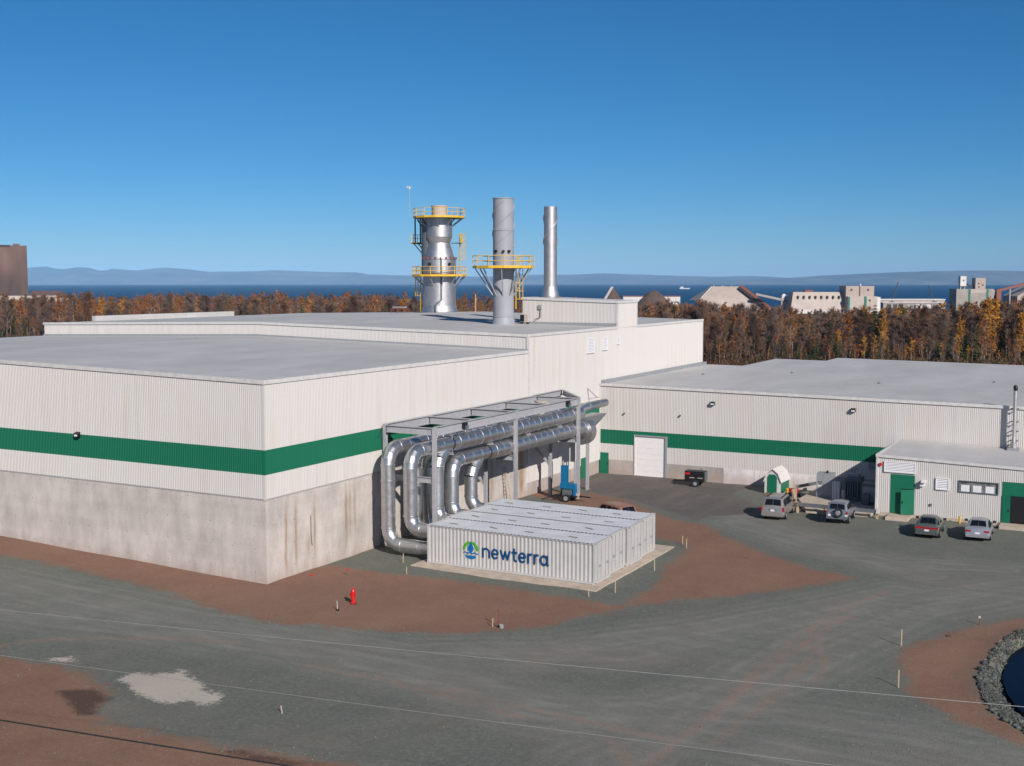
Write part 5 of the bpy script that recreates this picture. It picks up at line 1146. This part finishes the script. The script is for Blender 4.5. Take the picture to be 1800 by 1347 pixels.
# ------------------------------------------------------------------ hydrant, stakes, markers
t = thing('fire_hydrant', 'bright red fire hydrant standing on the bare soil', 'hydrant', at_ground(7.3, -1.02))
MB().lathe([(.17, -.05), (.17, .06), (.115, .07), (.115, .12), (.12, .6), (.16, .61), (.16, .66), (.13, .67), (.13, .74), (.09, .84), (.03, .9), (.03, .96), (0, .96)], n=20).build('barrel', 'red_paint', t, True)
mb = MB(); mb.cyl((-.2, 0, .55), (.2, 0, .55), .055, n=12); mb.cyl((0, 0, .52), (0, -.21, .52), .075, n=12); mb.build('outlet', 'red_paint', t)
MB().lathe([(.2, -.04), (.2, .03), (0, .03)], n=16).build('flange', 'black_metal', t)
def stake(x, y, label, h=.75, lean=0.0, mat='stake_wood', flag=None):
    t = thing('survey_stake', label, 'stake', at_ground(x, y), 0, 'wooden survey stakes')
    MB().bar((0, 0, -.08), (lean, 0, h), .045, .03).build('stick', mat, t)
    if flag: MB().box(lean-.05, lean+.05, -.02, .02, h-.12, h).build('flag', flag, t)
    return t
stake(4.32, 8.75, 'wooden stake under the lowest duct near the front container', .65, .02)
stake(6.22, 6.29, 'short wooden stake in the gravel left of the container slab', .5)
stake(18.85, 6.83, 'wooden stake just in front of the nearest slab corner', .8, .01)
stake(19.9, 8.41, 'wooden stake right of the nearest slab corner', .8)
stake(19.94, 14.79, 'wooden stake midway along the right edge of the slab', .8, -.02)
stake(19.58, 21.84, 'wooden stake beyond the far right slab corner, the farther of two', .7)
stake(18.9, 22.9, 'wooden stake at the far right slab corner, the nearer to the containers', .6)
stake(37.05, 5.95, 'thin stake at the tip of the red soil by the pond', .9)
stake(38.08, -.59, 'stout wooden stake on the gravel edge below the pond', .85)
stake(40.14, 11.85, 'stake with a pale tag on the verge above the pond', .5, 0, 'rust_red', 'far_white')
stake(16.7, -1.1, 'pale wooden stake beside the thin marker rod', .5, .03)
stake(14.96, -16.81, 'short white stub standing alone in the foreground gravel', .35, -.08, 'far_beige_light')
t = thing('marker_rod', 'tall thin dark rod with a small grey pail at its foot', 'marker', at_ground(17.07, -1.07))
MB().cyl((0, 0, -.1), (0, 0, 1.0), .025, n=8).build('rod', 'rust_red', t); MB().cyl((0, 0, .95), (0, 0, 1.03), .04, n=8).build('tip', 'rust_red', t); MB().lathe([(.11, 0), (.14, .22), (.12, .22), (.1, .03), (0, .03)], (.2, -.05, -.02), 14).build('pail', 'cabinet_grey', t)
t = thing('valve_marker', 'pale thin rod with a black valve box left of the hydrant', 'marker', at_ground(7.35, -2.6))
MB().cyl((0, 0, -.05), (-.03, 0, .55), .018, n=6).build('rod', 'far_white', t); MB().lathe([(.09, -.03), (.1, .08), (0, .09)], (0, 0, 0), 12).build('valve_box', 'black_metal', t)
t = thing('pin_flag', 'tiny red pin flag in the soil near the building corner', 'flag', at_ground(3.1, 4.1))
MB().cyl((0, 0, -.05), (0, 0, .5), .008, n=5).build('pin', 'black_metal', t); MB().box(0, .16, -.006, .006, .38, .5).build('cloth', 'red_paint', t)
t = thing('marker_ball', 'small red cap lying on the soil before the concrete corner', 'cap', at_ground(1.2, 3.0)); MB().lathe([(.08, -.02), (.09, .05), (.05, .1), (0, .11)], n=12).build('cap', 'red_paint', t, True)
t = thing('bollard', 'short yellow bollard between the two sedans at the annex wall', 'bollard', at_ground(35.4, 39.9)); MB().lathe([(.07, -.1), (.07, .55), (.05, .6), (0, .61)], n=12).build('post', 'yellow_paint', t, True)
t = thing('door_stop', 'dark wedge block leaning at the annex doorway step', 'block', at_ground(37.9, 39.6)); MB().add([(0, 0, -.03), (.35, 0, -.03), (.35, .3, -.03), (0, .3, -.03), (.35, 0, .5), (.35, .3, .5)], [(0, 3, 2, 1), (0, 1, 4), (3, 5, 2), (1, 2, 5, 4), (0, 4, 5, 3)]).build('wedge', 'cabinet_dark', t)
for i, (x, y, r) in enumerate(((39.0, 8.7, .16), (24.2, 21.0, .08))):
    o = bpy.data.objects.new('loose_stone', rocks[i]); COL.objects.link(o); o.location = (x, y, gz(x, y)+r*.3); o.scale = (r, r*.8, r*.7)
    tag(o, ('single loose stone on the red soil left of the pond', 'small stone on the red soil tongue right of the slab')[i], 'stone', 'loose stones')

# ------------------------------------------------------------------ overhead wires in the foreground
def wire(label, a, b, sag, r, mat):
    a = Vector(a); b = Vector(b); pts = [a.lerp(b, i/40)-Vector((0, 0, 4*sag*(i/40)*(1-i/40))) for i in range(41)]
    return tag(MB().tube(pts, r, 6).build('overhead_wire', mat), label, 'wire', 'overhead wires')
wire('pale overhead wire crossing from the container soil to the pond', (-8.0, -36.87, 8.9), (75.3, -19.1, 8.9), .45, .0075, 'bare_wire')
wire('pale overhead wire crossing the lower middle of the gravel road', (-10.5, -39.46, 8.9), (73.5, -26.27, 8.9), .45, .006, 'bare_wire')
wire('black overhead wire in the bottom left corner', (-13.0, -45.6, 9.6), (71.5, -33.0, 9.6), .1, .015, 'dark_wire')
for i, (x0, y0, x1, y1, lb) in enumerate(((-8.0, -36.87, -13.0, -45.6, 'wooden utility pole left of the road carrying three wires'), (75.3, -19.1, 71.5, -33.0, 'wooden utility pole right of the pond carrying three wires'))):
    cx_, cy_ = (x0+x1)/2, (y0+y1)/2; t = thing('utility_pole', lb, 'pole', (cx_, cy_, gz(cx_, cy_)), 0, 'utility poles')
    MB().cyl((0, 0, -.5), (0, 0, 11), .16, .11, 12).build('pole', 'wood_dark', t)
    MB().bar((x0-cx_, y0-cy_, 8.75), (x1-cx_, y1-cy_, 9.45), .12, .14).build('crossarm', 'wood_dark', t)
# ------------------------------------------------------------------ works on the shore behind the wood
def far_thing(name, label, cat, q, s, group=None):
    x, y, _ = to_frame(q, s); return thing(name, label, cat, (x, y, -3.0), YAW, group)
def fbox(t, name, mat, s0, s1, d0, d1, z0, z1): return MB().box(s0, s1, d0, d1, z0+3, z1+3).build(name, mat, t)
t = far_thing('storage_silo', 'huge dark brown stained storage block at the left edge', 'building', 620, -254)
t.rotation_euler.z = YAW+.40
fbox(t, 'wall', 'brown_stained', -95, 0, 0, 60, -6, 36.9); fbox(t, 'roof_house', 'brown_stained', -6.7, -3.2, 4, 9, 36.9, 37.9); fbox(t, 'roof_edge', 'far_dark', -95, -8, -.3, -.01, 36.3, 37.2)
fbox(t, 'lower_wall', 'far_beige_light', -60, 14, -3, -.31, -4, 10.8); 
for s in range(-56, 12, 6): fbox(t, 'bay_opening', 'far_dark', s, s+1.6, -3.2, -3.01, 4, 9)
t = far_thing('ore_shed', 'long low dark shed beside the brown storage block', 'building', 640, -262)
fbox(t, 'wall', 'far_beige_light', 0, 19, 0, 15, -4, 10.2)
mb = MB(); mb.add([(-.5, -.5, 13.1), (19.5, -.5, 13.1), (19.5, 15, 13.1), (-.5, 15, 13.1), (-.5, 6, 16.1), (14.5, 6, 16.1)], [(0, 1, 5, 4), (2, 3, 4, 5), (1, 2, 5), (0, 4, 3), (0, 3, 2, 1)]).build('roof', 'sheet_brown', t)
t = far_thing('storage_shed', 'big beige A-frame storage shed with a sloping conveyor down its right end', 'building', 800, 126.4)
w = 30; mb = MB()
mb.add([(0, 0, -1), (48.3, 0, -1), (48.3, 0, 2.0), (30.2, 8, 17.6), (10.1, 8, 17.6), (0, 0, 8.2)], [(0, 1, 2, 3, 4, 5)]).build('front_wall', 'far_beige', t)
mb = MB(); mb.add([(10.1, 8, 17.6), (30.2, 8, 17.6), (30, 22, 17.6), (12, 22, 17.6), (0, 0, 8.2), (-2, w, 8.2), (48.3, 0, 2.0), (52, w, 2)], [(0, 3, 2, 1), (0, 4, 5, 3), (1, 2, 7, 6), (3, 5, 7, 2)]).build('roof', 'far_beige_light', t)
mb = MB(); mb.add([(0, -.05, -1), (12, -.05, -1), (18, -.05, 6), (10.1, 7.9, 17.7), (0, -.05, 8.3)], [(0, 1, 2, 3, 4)]).build('gable_panel', 'far_white', t)
MB().bar((29.5, 6, 18.2), (50, -1, 2.2), 3.0, 1.6).build('end_conveyor', 'far_red', t); MB().bar((28, 5.5, 17.0), (47, -1.2, 2.0), 1.5, .8).build('conveyor_frame', 'far_dark', t)
for s in (12, 18, 24): MB().box(s, s+.7, 12, 13, 17.6, 18.6).build('roof_vent', 'far_grey', t)
t = far_thing('conveyor_gallery', 'long thin conveyor gallery slanting between the shed and the mill', 'conveyor', 795, 164)
MB().bar((0, 0, 12.6), (29, 2, 6.4), 1.8, 1.5).build('gallery', 'far_grey', t); MB().bar((29, 2, 6.4), (46, 3, 3.1), 1.6, 1.2).build('gallery', 'far_grey', t)
for s, z in ((18, 8.5), (25, 7)): MB().bar((s, 1, -1), (s, 1, z), .8).build('trestle', 'far_beige', t)
MB().box(10, 46, 3, 4, 2.0, 3.0).build('ground_gallery', 'far_grey', t)
t = far_thing('white_bin', 'small white hopper house between the shed and the mill', 'building', 800, 183)
fbox(t, 'wall', 'far_white', 0, 3.4, 0, 4, -1, 8.7); fbox(t, 'cap', 'far_white', .6, 2.6, 1, 3, 8.7, 9.6)
t = far_thing('cone_store', 'brown conical stockpile with one shiny roof side', 'stockpile', 700, 59.7)
MB().lathe([(13.5, -1), (0, 18.2)], n=28).build('cone', 'pile_brown', t, True); MB().bar((-8.6, -9.2, 5.2), (-.3, -.3, 18.0), 1.6, .3).build('shiny_strip', 'far_white', t)
t = far_thing('ore_pile', 'rounded dark brown ore pile behind the roof house', 'stockpile', 705, 84.6)
MB().lathe([(18, -2), (10, 8.4), (5, 13.2), (2, 15.4), (0, 15.8)], n=28).build('pile', 'pile_brown', t, True)
t = far_thing('ore_pile', 'small brown ore pile just right of the shiny stack', 'stockpile', 720, 29); MB().lathe([(11, -2), (5, 9), (0, 12.6)], n=24).build('pile', 'pile_brown', t, True)
t = far_thing('long_shed', 'long white shed with red roof line behind the ore piles', 'building', 900, 84.8)
fbox(t, 'wall', 'far_white', 0, 43.5, 0, 14, -4, 6.5); fbox(t, 'roof', 'far_red', -.4, 43.9, -.4, 14.4, 6.5, 7.0)
t = far_thing('mill_building', 'long beige mill with a row of small dormer windows', 'building', 780, 185.4)
mb = MB(); mb.add([(-1.5, 0, -1), (36, 0, -1), (36, 22, -1), (-1.5, 22, -1), (1.8, 6, 14), (36, 6, 14), (36, 16, 14), (1.8, 16, 14)], [(0, 1, 5, 4), (1, 2, 6, 5), (2, 3, 7, 6), (3, 0, 4, 7), (4, 5, 6, 7)]).build('roof', 'far_beige_light', t)
for i in range(8):
    wn_ = MB().box(4.2+i*3.9, 5.1+i*3.9, 3.2, 5.2, 9.7, 11.6).build('window', 'far_dark', t)
fbox(t, 'roof_house', 'far_red', 9.8, 15.2, 7, 11, 11, 12.3); MB().box(-1, 35.5, -.6, -.02, -1, 2.5).build('base_wall', 'far_white', t)
t = far_thing('mill_tower', 'square beige mill tower rising above the long mill', 'building', 780, 220.6)
fbox(t, 'tower', 'far_beige', 0, 18.6, 0, 16, -4, 15.1); fbox(t, 'lower_block', 'far_beige_light', .3, 19.6, -4, -.02, -4, 8.3); fbox(t, 'side_block', 'far_white', 19.62, 23, 0, 8, -4, 7.8)
fbox(t, 'corner_strip', 'far_green', 11, 12.6, -4.2, -4.02, -4, 8.3); fbox(t, 'corner_strip', 'far_green', .3, 1.6, -4.2, -4.02, -2, 8.0); fbox(t, 'downpipe', 'far_dark', 8.8, 9.3, -.3, -.02, 8.3, 15.5)
for s, z in ((3, 12), (14, 12), (14, 5)): fbox(t, 'window', 'far_dark', s, s+1.2, -.2 if z > 9 else -4.2, -.02 if z > 9 else -4.02, z, z+1.2)
fbox(t, 'vent', 'far_white', 10, 10.8, 3, 4, 15.1, 16.4)
t = far_thing('quay_shed', 'long flat white quay shed along the water', 'building', 1000, 311.7); fbox(t, 'wall', 'far_beige_light', 0, 55, 0, 18, -8, 2.2); fbox(t, 'roof', 'far_white', -.5, 55.5, -.5, 18.5, 2.2, 3.0)
t = far_thing('low_depot', 'low grey depot with dark bays in front of the quay shed', 'building', 950, 299); fbox(t, 'wall', 'far_grey', 0, 50, 0, 12, -8, 0.6); fbox(t, 'roof', 'far_white', -.5, 50.5, -.5, 12.5, .6, 1.1)
for s in (3, 8, 13, 36, 42): fbox(t, 'bay_door', 'far_dark', s, s+3.2, -.2, -.02, -4, -.4)
for i, s in enumerate((322, 329, 337)):
    x, y, _ = to_frame(935, s); o = thing('storage_tank', ('white round storage tank left of its two fellows', 'white round storage tank in the middle of three', 'white round storage tank right of its two fellows')[i], 'tank', (x, y, -4), 0, 'white storage tanks'); MB().lathe([(3.2, 0), (3.2, 3.4), (1.6, 4.0), (0, 4.3)], n=20).build('shell', 'far_white', o, True)
t = far_thing('loading_plant', 'grey concrete loading plant with green strips and two roof towers', 'building', 850, 320)
fbox(t, 'wall', 'far_grey', 0, 27, 0, 14, -6, 12.6); fbox(t, 'corner_strip', 'far_green', 8.6, 10, -.25, -.02, -4, 12.4); fbox(t, 'corner_strip', 'far_green', 21.6, 23, -.25, -.02, -4, 12.4)
fbox(t, 'light_band', 'far_beige_light', 10.2, 21.4, -.2, -.02, 9.5, 12.2); fbox(t, 'head_house', 'far_beige', 14.3, 21.5, 2, 9, 12.6, 20.5)
hh = fbox(t, 'hoist_tower', 'far_white', 3.7, 8.0, 3, 7, 14.6, 21.8); fbox(t, 'hoist_leg', 'far_grey', 4.0, 4.8, 4, 6, 12.6, 14.6); fbox(t, 'hoist_leg', 'far_grey', 6.8, 7.6, 4, 6, 12.6, 14.6); MB().box(5.6, 6.6, 2.9, 2.99, 21.2, 22.3).build('window', 'far_dark', t)
for s, z in ((16, 16), (19, 15), (16.2, 13.6)): fbox(t, 'window', 'far_dark', s, s+1.1, 1.85, 1.98, z, z+.9)
MB().bar((8.0, 5, 19.5), (14.3, 5, 16.5), 1.2).build('bridge', 'far_dark', t); fbox(t, 'transfer_house', 'far_red', 28.2, 31.5, -2, 5, -4, 12); fbox(t, 'side_shed', 'far_white', 27.1, 28.1, 0, 6, 8, 11.5)
t = far_thing('inclined_conveyor', 'brown inclined conveyor climbing off the right edge', 'conveyor', 850, 349)
MB().bar((0, 0, 14.2), (42, 6, 24.5), 1.8, 1.6).build('gallery', 'far_red', t)
for s, z in ((10, 16), (24, 19.5), (38, 23)): MB().bar((s, s/7, -3), (s, s/7, z), .9).build('trestle', 'far_grey', t)
t = far_thing('salt_dome', 'pale gabled storage shed at the right edge', 'building', 850, 364)
mb = MB(); mb.add([(0, 0, -1), (40, 0, -1), (40, 0, 10.5), (14, 0, 18.5), (0, 0, 10.5), (0, 25, -1), (40, 25, -1), (40, 25, 10.5), (14, 25, 18.5), (0, 25, 10.5)], [(0, 1, 2, 3, 4), (4, 3, 8, 9), (3, 2, 7, 8), (0, 4, 9, 5), (1, 6, 7, 2)]); mb.build('shell', 'far_beige_light', t)
for q, s, h, ln, lb in ((1000, 321.8, 2, 17, 'thin dark crane jib leaning right over the water'), (1000, 357.6, 3, 14, 'thin dark crane jib leaning left over the water')):
    t = far_thing('harbour_crane', lb, 'crane', q, s, 'harbour cranes'); d = 5 if s < 340 else -5
    MB().box(-2, 2, -2, 2, -5, 4).build('cab', 'far_dark', t); MB().bar((0, 0, 4), (d, 0, ln+3.5), .55).build('jib', 'far_dark', t)
t = far_thing('light_pole', 'slim twin headed lamp post behind the low hall roof', 'lamp post', 285, (1629-900)/2069.4*285)
t.location.z = 0; MB().cyl((0, 0, -.5), (0, 0, 4.3), .09, .07, 8).build('pole', 'far_beige_light', t); MB().box(-.5, .5, -.12, .12, 4.2, 4.5).build('lamp_head', 'far_grey', t)
t = far_thing('wooden_pole', 'plain wooden pole among the trees between the tower and grey stack', 'pole', 345, -10.7); t.location.z = 0; MB().cyl((0, 0, -.5), (0, 0, 14.8), .22, .18, 8).build('shaft', 'wood_pale', t)
for q, s, lb in ((5200, 760, 'tiny white ship far out on the strait'),):
    x, y, _ = to_frame(q, s); t = thing('ship', lb, 'ship', (x, y, -20), YAW); mb = MB(); mb.add([(-22, -4, 0), (20, -4, 0), (20, 4, 0), (-22, 4, 0), (-24, -5, 5), (25, -5, 5), (25, 5, 5), (-24, 5, 5)], [(0, 1, 5, 4), (1, 2, 6, 5), (2, 3, 7, 6), (3, 0, 4, 7), (4, 5, 6, 7)]).build('hull', 'far_white', t); MB().box(-18, -6, -3, 3, 5, 11).build('deckhouse', 'far_white', t)

# ------------------------------------------------------------------ trees
def tri(V, F, a, b, c): n = len(V); V += [a, b, c]; F.append((n, n+1, n+2))
def rv(): 
    while True:
        v = Vector((random.uniform(-1, 1), random.uniform(-1, 1), random.uniform(-1, 1)))
        if .05 < v.length < 1: return v.normalized()
def trunk_pts(H, lean): 
    x = y = 0; pts = []
    for i in range(7):
        pts.append(Vector((x, y, H*i/6-.4 if i == 0 else H*i/6))); x += random.uniform(-1, 1)*lean+lean*.3; y += random.uniform(-1, 1)*lean
    return pts
def tpos(p, f): k = min(int(f*6), 5); return p[k].lerp(p[k+1], f*6-k)
def tube3(V, F, a, b, r0, r1, n=3):
    d = (b-a).normalized(); u = d.orthogonal().normalized(); w = d.cross(u); k = len(V)
    for p, r in ((a, r0), (b, r1)):
        for i in range(n): V.append(p+u*r*math.cos(2*math.pi*i/n)+w*r*math.sin(2*math.pi*i/n))
    for i in range(n):
        j = (i+1) % n; F.append((k+i, k+j, k+n+j)); F.append((k+i, k+n+j, k+n+i))
def leafy(H, nb, per, size, low, spread, twig):
    TV, TF, CV, CF = [], [], [], []; p = trunk_pts(H*.93, H*.012)
    for i in range(6): tube3(TV, TF, p[i], p[i+1], H*.0078*(1-i/6.6), H*.0078*(1-(i+1)/6.6), 6)
    for k in range(nb):
        f = low+(1-low)*(k+random.random())/nb*.97; a = random.uniform(0, 6.283); el = random.uniform(.5, 1.15)
        ln = H*spread*(1-.72*max(0, (f-low)/(1-low))**1.3)*random.uniform(.6, 1.15)*min(1, .55+(f-low)*3)
        o = tpos(p, min(f, .995)); d = Vector((math.cos(a)*math.cos(el), math.sin(a)*math.cos(el), math.sin(el))); e = o+d*ln
        tube3(TV if not twig else CV, TF if not twig else CF, o, e, H*.004, H*.0015)
        for _ in range(per):
            g = random.uniform(.15, 1.05); c = o.lerp(e, g)+rv()*ln*.22
            if twig:
                q = (d*.6+rv()*.8+Vector((0, 0, .35))).normalized(); s = q.orthogonal().normalized()*random.uniform(.35, .7)*size
                q = q*random.uniform(.5, 1.25); tri(CV, CF, c-s, c+s, c+q); 
            else:
                q = rv()*size*random.uniform(.6, 1.2); s = q.cross(rv()).normalized()*size*random.uniform(.5, .9); tri(CV, CF, c-q, c+s, c+q)
    return (TV, TF), (CV, CF)
def spruce(H, layers, per):
    TV, TF, CV, CF = [], [], [], []; tube3(TV, TF, Vector((0, 0, -.4)), Vector((0, 0, H)), H*.016, .02, 6)
    for l in range(layers):
        f = (l+.3)/layers; z = H*(.08+.92*f); r = H*.19*(1-f)**.85+.12
        for i in range(per):
            a = 2*math.pi*(i+random.random())/per; rr = r*random.uniform(.65, 1.15); c, s = math.cos(a), math.sin(a)
            tip = Vector((c*rr, s*rr, z-rr*random.uniform(.25, .55))); w = rr*random.uniform(.25, .42); t_ = Vector((-s, c, 0))
            tri(CV, CF, Vector((0, 0, z+rr*.18)), tip+t_*w-Vector((0, 0, .1)), tip+Vector((c, s, 0))*.15); tri(CV, CF, Vector((0, 0, z+rr*.18)), tip+Vector((c, s, 0))*.15, tip-t_*w-Vector((0, 0, .1)))
    return (TV, TF), (CV, CF)
def mk(V, F, name, mat):
    me = bpy.data.meshes.new(name); me.from_pydata([tuple(v) for v in V], [], F); me.materials.append(MATS[mat]); me.update(); return me
random.seed(21); KINDS = {'bare': [], 'orange': [], 'yellow': [], 'spruce': []}; LOW = {'bare': [], 'orange': [], 'yellow': [], 'spruce': []}
for k in range(7): KINDS['bare'].append(leafy(10, 46, 44, .06, random.uniform(.14, .34), random.uniform(.2, .3), True))
for k in range(5): KINDS['orange'].append(leafy(10, 36, 26, .18, random.uniform(.16, .36), random.uniform(.19, .29), False))
for k in range(3): KINDS['yellow'].append(leafy(10, 36, 28, .23, random.uniform(.16, .3), .22, False))
for k in range(3): KINDS['spruce'].append(spruce(10, 17, 9))
for k in range(5): LOW['bare'].append(leafy(10, 22, 17, .12, random.uniform(.12, .3), random.uniform(.2, .3), True))
for k in range(4): LOW['orange'].append(leafy(10, 18, 15, .3, random.uniform(.2, .4), random.uniform(.18, .28), False))
for k in range(3): LOW['yellow'].append(leafy(10, 15, 13, .38, random.uniform(.28, .4), .2, False))
for k in range(3): LOW['spruce'].append(spruce(10, 10, 7))
CROWN = {'bare': 'twigs', 'orange': 'orange_leaves', 'yellow': 'yellow_leaves', 'spruce': 'spruce_needles'}
PROTO = {k: [(mk(*t, 'trunk', 'birch_bark' if k != 'spruce' else 'wood_dark'), mk(*c, 'crown', CROWN[k])) for t, c in v] for k, v in KINDS.items()}
NAMES = {'bare': 'birch_tree', 'orange': 'aspen_tree', 'yellow': 'poplar_tree', 'spruce': 'spruce_tree'}
LOOK = {'bare': 'bare grey birch', 'orange': 'rust orange leaved tree', 'yellow': 'golden leaved tree', 'spruce': 'dark green spruce'}
ZONES = [(-999, 60, 'below the brown storage block'), (60, 170, 'just right of the brown storage block'), (170, 380, 'above the roof parapet at left'), (380, 560, 'above the middle of the tall hall roof'), (560, 715, 'left of the scrubber tower'), (715, 1000, 'between the roof stacks'),
         (1000, 1235, 'behind the roof house'), (1235, 1300, 'beside the right end of the tall hall'), (1300, 1370, 'below the conveyor end of the beige shed'), (1370, 1440, 'below the dormer windows of the mill'), (1440, 1540, 'below the mill tower'), (1540, 1620, 'below the left half of the quay shed'), (1620, 1680, 'near the twin headed lamp post'), (1680, 1745, 'below the loading plant'), (1745, 9999, 'below the inclined conveyor at the right edge')]
PLURAL = {'bare': 'bare birches', 'orange': 'orange trees', 'yellow': 'golden trees', 'spruce': 'green spruces'}
ORD = 'first second third fourth fifth sixth seventh eighth ninth tenth eleventh twelfth thirteenth fourteenth fifteenth sixteenth'.split()
FRONT = {}
def note_tree(r, k, tn, H):
    px = 900+2069.4*tn; z = next(c for a_, b_, c in ZONES if a_ <= px < b_)
    FRONT.setdefault(('small' if H < 7 else 'tall' if H > 11 else 'middling', k, z), []).append((px, r))
def label_trees():
    for (sz, k, z), l in FRONT.items():
        l.sort(key=lambda e: e[0])
        for i, (_, r) in enumerate(l):
            r['label'] = '%s %s in the wood %s' % (sz, LOOK[k], z) if len(l) == 1 else '%s from left of the %s %s %s' % (ORD[min(i, 15)], sz, PLURAL[k], z)
TOPS = ([-400, 0, 60, 110, 400, 700, 1000, 1060, 1130, 1230, 1300, 1400, 1550, 1680, 1720, 1800, 2200], [515, 514, 518, 521, 516, 518, 522, 530, 534, 533, 538, 546, 543, 538, 530, 527, 525])
def top_z(tn, q):
    yv = np.interp(900+2069.4*tn, *TOPS)+3.5*math.sin(tn*57+.7)*math.sin(tn*131)-1; return CZ-(yv-493)/2069.4*q
def pick(tn, q=300):
    px = 900+2069.4*tn; r = random.random()
    cl = .5+.5*math.sin(tn*31+1.2*math.sin(q*.03))*math.sin(tn*83+q*.021)   # patches of colour in the wood
    if px < 1050: w = (('bare', .50-.22*cl), ('orange', .80), ('yellow', .84+.04*cl), ('spruce', 1))
    elif px < 1500: w = (('bare', .70-.34*cl), ('orange', .77), ('yellow', .81), ('spruce', 1))
    else: w = (('bare', .58-.34*cl-(.14 if px > 1680 else 0)), ('orange', .66), ('yellow', .85), ('spruce', 1))
    return next(k for k, v in w if r < v)
def place(tn, q, kind):
    x, y, _ = to_frame(q, tn*q); g = -3.0*float(sstep(260, 480, q)*sstep(-60, 40, tn*q)); H = top_z(tn, q)-g
    H *= random.triangular(.55, 1.16, .88) if random.random() < .66 else random.uniform(.28, .66)
    if kind == 'spruce': H *= random.uniform(.6, 1.08)
    return x, y, g, float(np.clip(H, 3.0, 15.5))
done = 0
for side, cnt_, t0, t1, q0, q1 in ((0, 112, -.46, -.04, 364, 415), (1, 185, .10, .47, 274, 330)):
    for i in range(cnt_):
        tn = t0+(t1-t0)*(i+random.random())/cnt_; q = q0+(q1-q0)*random.random()**1.2; k = pick(tn, q); x, y, g, H = place(tn, q, k); k_i = random.randrange(len(PROTO[k]))
        r = thing(NAMES[k], 'tree of the autumn wood', 'tree', (x, y, g), random.uniform(0, 6.28), 'trees along the edge of the wood'); r.scale = (H/10*random.uniform(.9, 1.15),)*2+(H/10,); note_tree(r, k, tn, H)
        for me, nm in zip(PROTO[k][k_i], ('trunk', 'crown')):
            o = bpy.data.objects.new(nm, me); COL.objects.link(o); o.parent = r
label_trees()
# deeper wood as one mass
VA, FA, MA, off = [], [], [], 0
ARR = {k: [(np.array([tuple(v) for v in t[0]+c[0]]), np.array(list(t[1])+[tuple(i+len(t[0]) for i in f) for f in c[1]]), len(t[1])) for t, c in v] for k, v in LOW.items()}
MI = {'bare': 1, 'orange': 2, 'yellow': 3, 'spruce': 4}
for n_, t0, t1, q0, q1 in ((1500, -.50, .08, 410, 760), (1500, .06, .52, 296, 440), (260, -.55, -.36, 380, 560), (240, .0, .2, 330, 600), (900, .08, .5, 262, 330), (420, -.5, -.02, 360, 420)):
    for i in range(n_):
        tn = random.uniform(t0, t1); q = q0+(q1-q0)*random.random(); k = pick(tn, q); x, y, g, H = place(tn, q, k); H = random.uniform(1.8, 6.5) if n_ in (900, 420) else H; v, f, nt_ = random.choice(ARR[k]); a = random.uniform(0, 6.28); s = H/10; ca, sa = math.cos(a)*s*1.1, math.sin(a)*s*1.1
        VA.append(np.column_stack([v[:, 0]*ca-v[:, 1]*sa+x, v[:, 0]*sa+v[:, 1]*ca+y, v[:, 2]*s+g])); FA.append(f+off); off += len(v)
        mi = np.full(len(f), MI[k], np.int32); mi[:nt_] = 0 if k != 'spruce' else 5; MA.append(mi)
VA = np.concatenate(VA).astype(np.float32); FA = np.concatenate(FA).astype(np.int32); MA = np.concatenate(MA)
me = bpy.data.meshes.new('autumn_wood'); me.vertices.add(len(VA)); me.vertices.foreach_set('co', VA.ravel()); me.loops.add(FA.size); me.loops.foreach_set('vertex_index', FA.ravel()); me.polygons.add(len(FA)); me.polygons.foreach_set('loop_start', np.arange(0, FA.size, 3, dtype=np.int32)); me.polygons.foreach_set('loop_total', np.full(len(FA), 3, np.int32)); me.polygons.foreach_set('material_index', MA); me.update(calc_edges=True)
for mn in ('birch_bark', 'twigs', 'orange_leaves', 'yellow_leaves', 'spruce_needles', 'wood_dark'): me.materials.append(MATS[mn])
o = bpy.data.objects.new('autumn_wood', me); COL.objects.link(o); tag(o, 'dense mixed autumn wood of bare birch, orange leaves and spruce stretching back to the shore', kind='stuff')
# brush on the wood's floor
mb = MB()
for i in range(34000):
    if i % 2: tn, q = random.uniform(.06, .5), 252+random.random()**1.3*110
    else: tn, q = random.uniform(-.5, -.0), 366+random.random()*130
    x, y, _ = to_frame(q, tn*q); g = -3.0*float(sstep(260, 480, q))*(1 if tn > 0 else 0); h = random.uniform(.2, .9); g += random.uniform(0, 1.7)**1.0*random.random(); a = random.uniform(0, 6.28); w = random.uniform(.08, .26)
    mb.add([(x-w*math.cos(a), y-w*math.sin(a), g-.1), (x+w*math.cos(a), y+w*math.sin(a), g-.1), (x+random.uniform(-.6, .6), y+random.uniform(-.6, .6), g+h)], [(0, 1, 2)])
tag(mb.build('undergrowth', 'shrub'), 'dark red brown brush along the foot of the wood', kind='stuff')
# ------------------------------------------------------------------ haze over the whole place
m = bpy.data.materials.new('haze_air'); m.use_nodes = True; nt = m.node_tree; nt.nodes.clear()
out = nt.nodes.new('ShaderNodeOutputMaterial'); pv = nt.nodes.new('ShaderNodeVolumePrincipled')
pv.inputs['Color'].default_value = (0.33, 0.60, 0.95, 1); pv.inputs['Density'].default_value = 3.7e-5; pv.inputs['Anisotropy'].default_value = -0.35
nt.links.new(pv.outputs[0], out.inputs['Volume']); MATS['haze_air'] = m
mb = MB(); c = [to_frame(q, s) for q, s in ((-6000, -27000), (-6000, 27000), (26500, 27000), (26500, -27000))]
mb.prism([(p[0], p[1]) for p in c], -170, 290)
tag(mb.build('haze', 'haze_air'), 'thin bluish sea haze filling the air', kind='stuff')
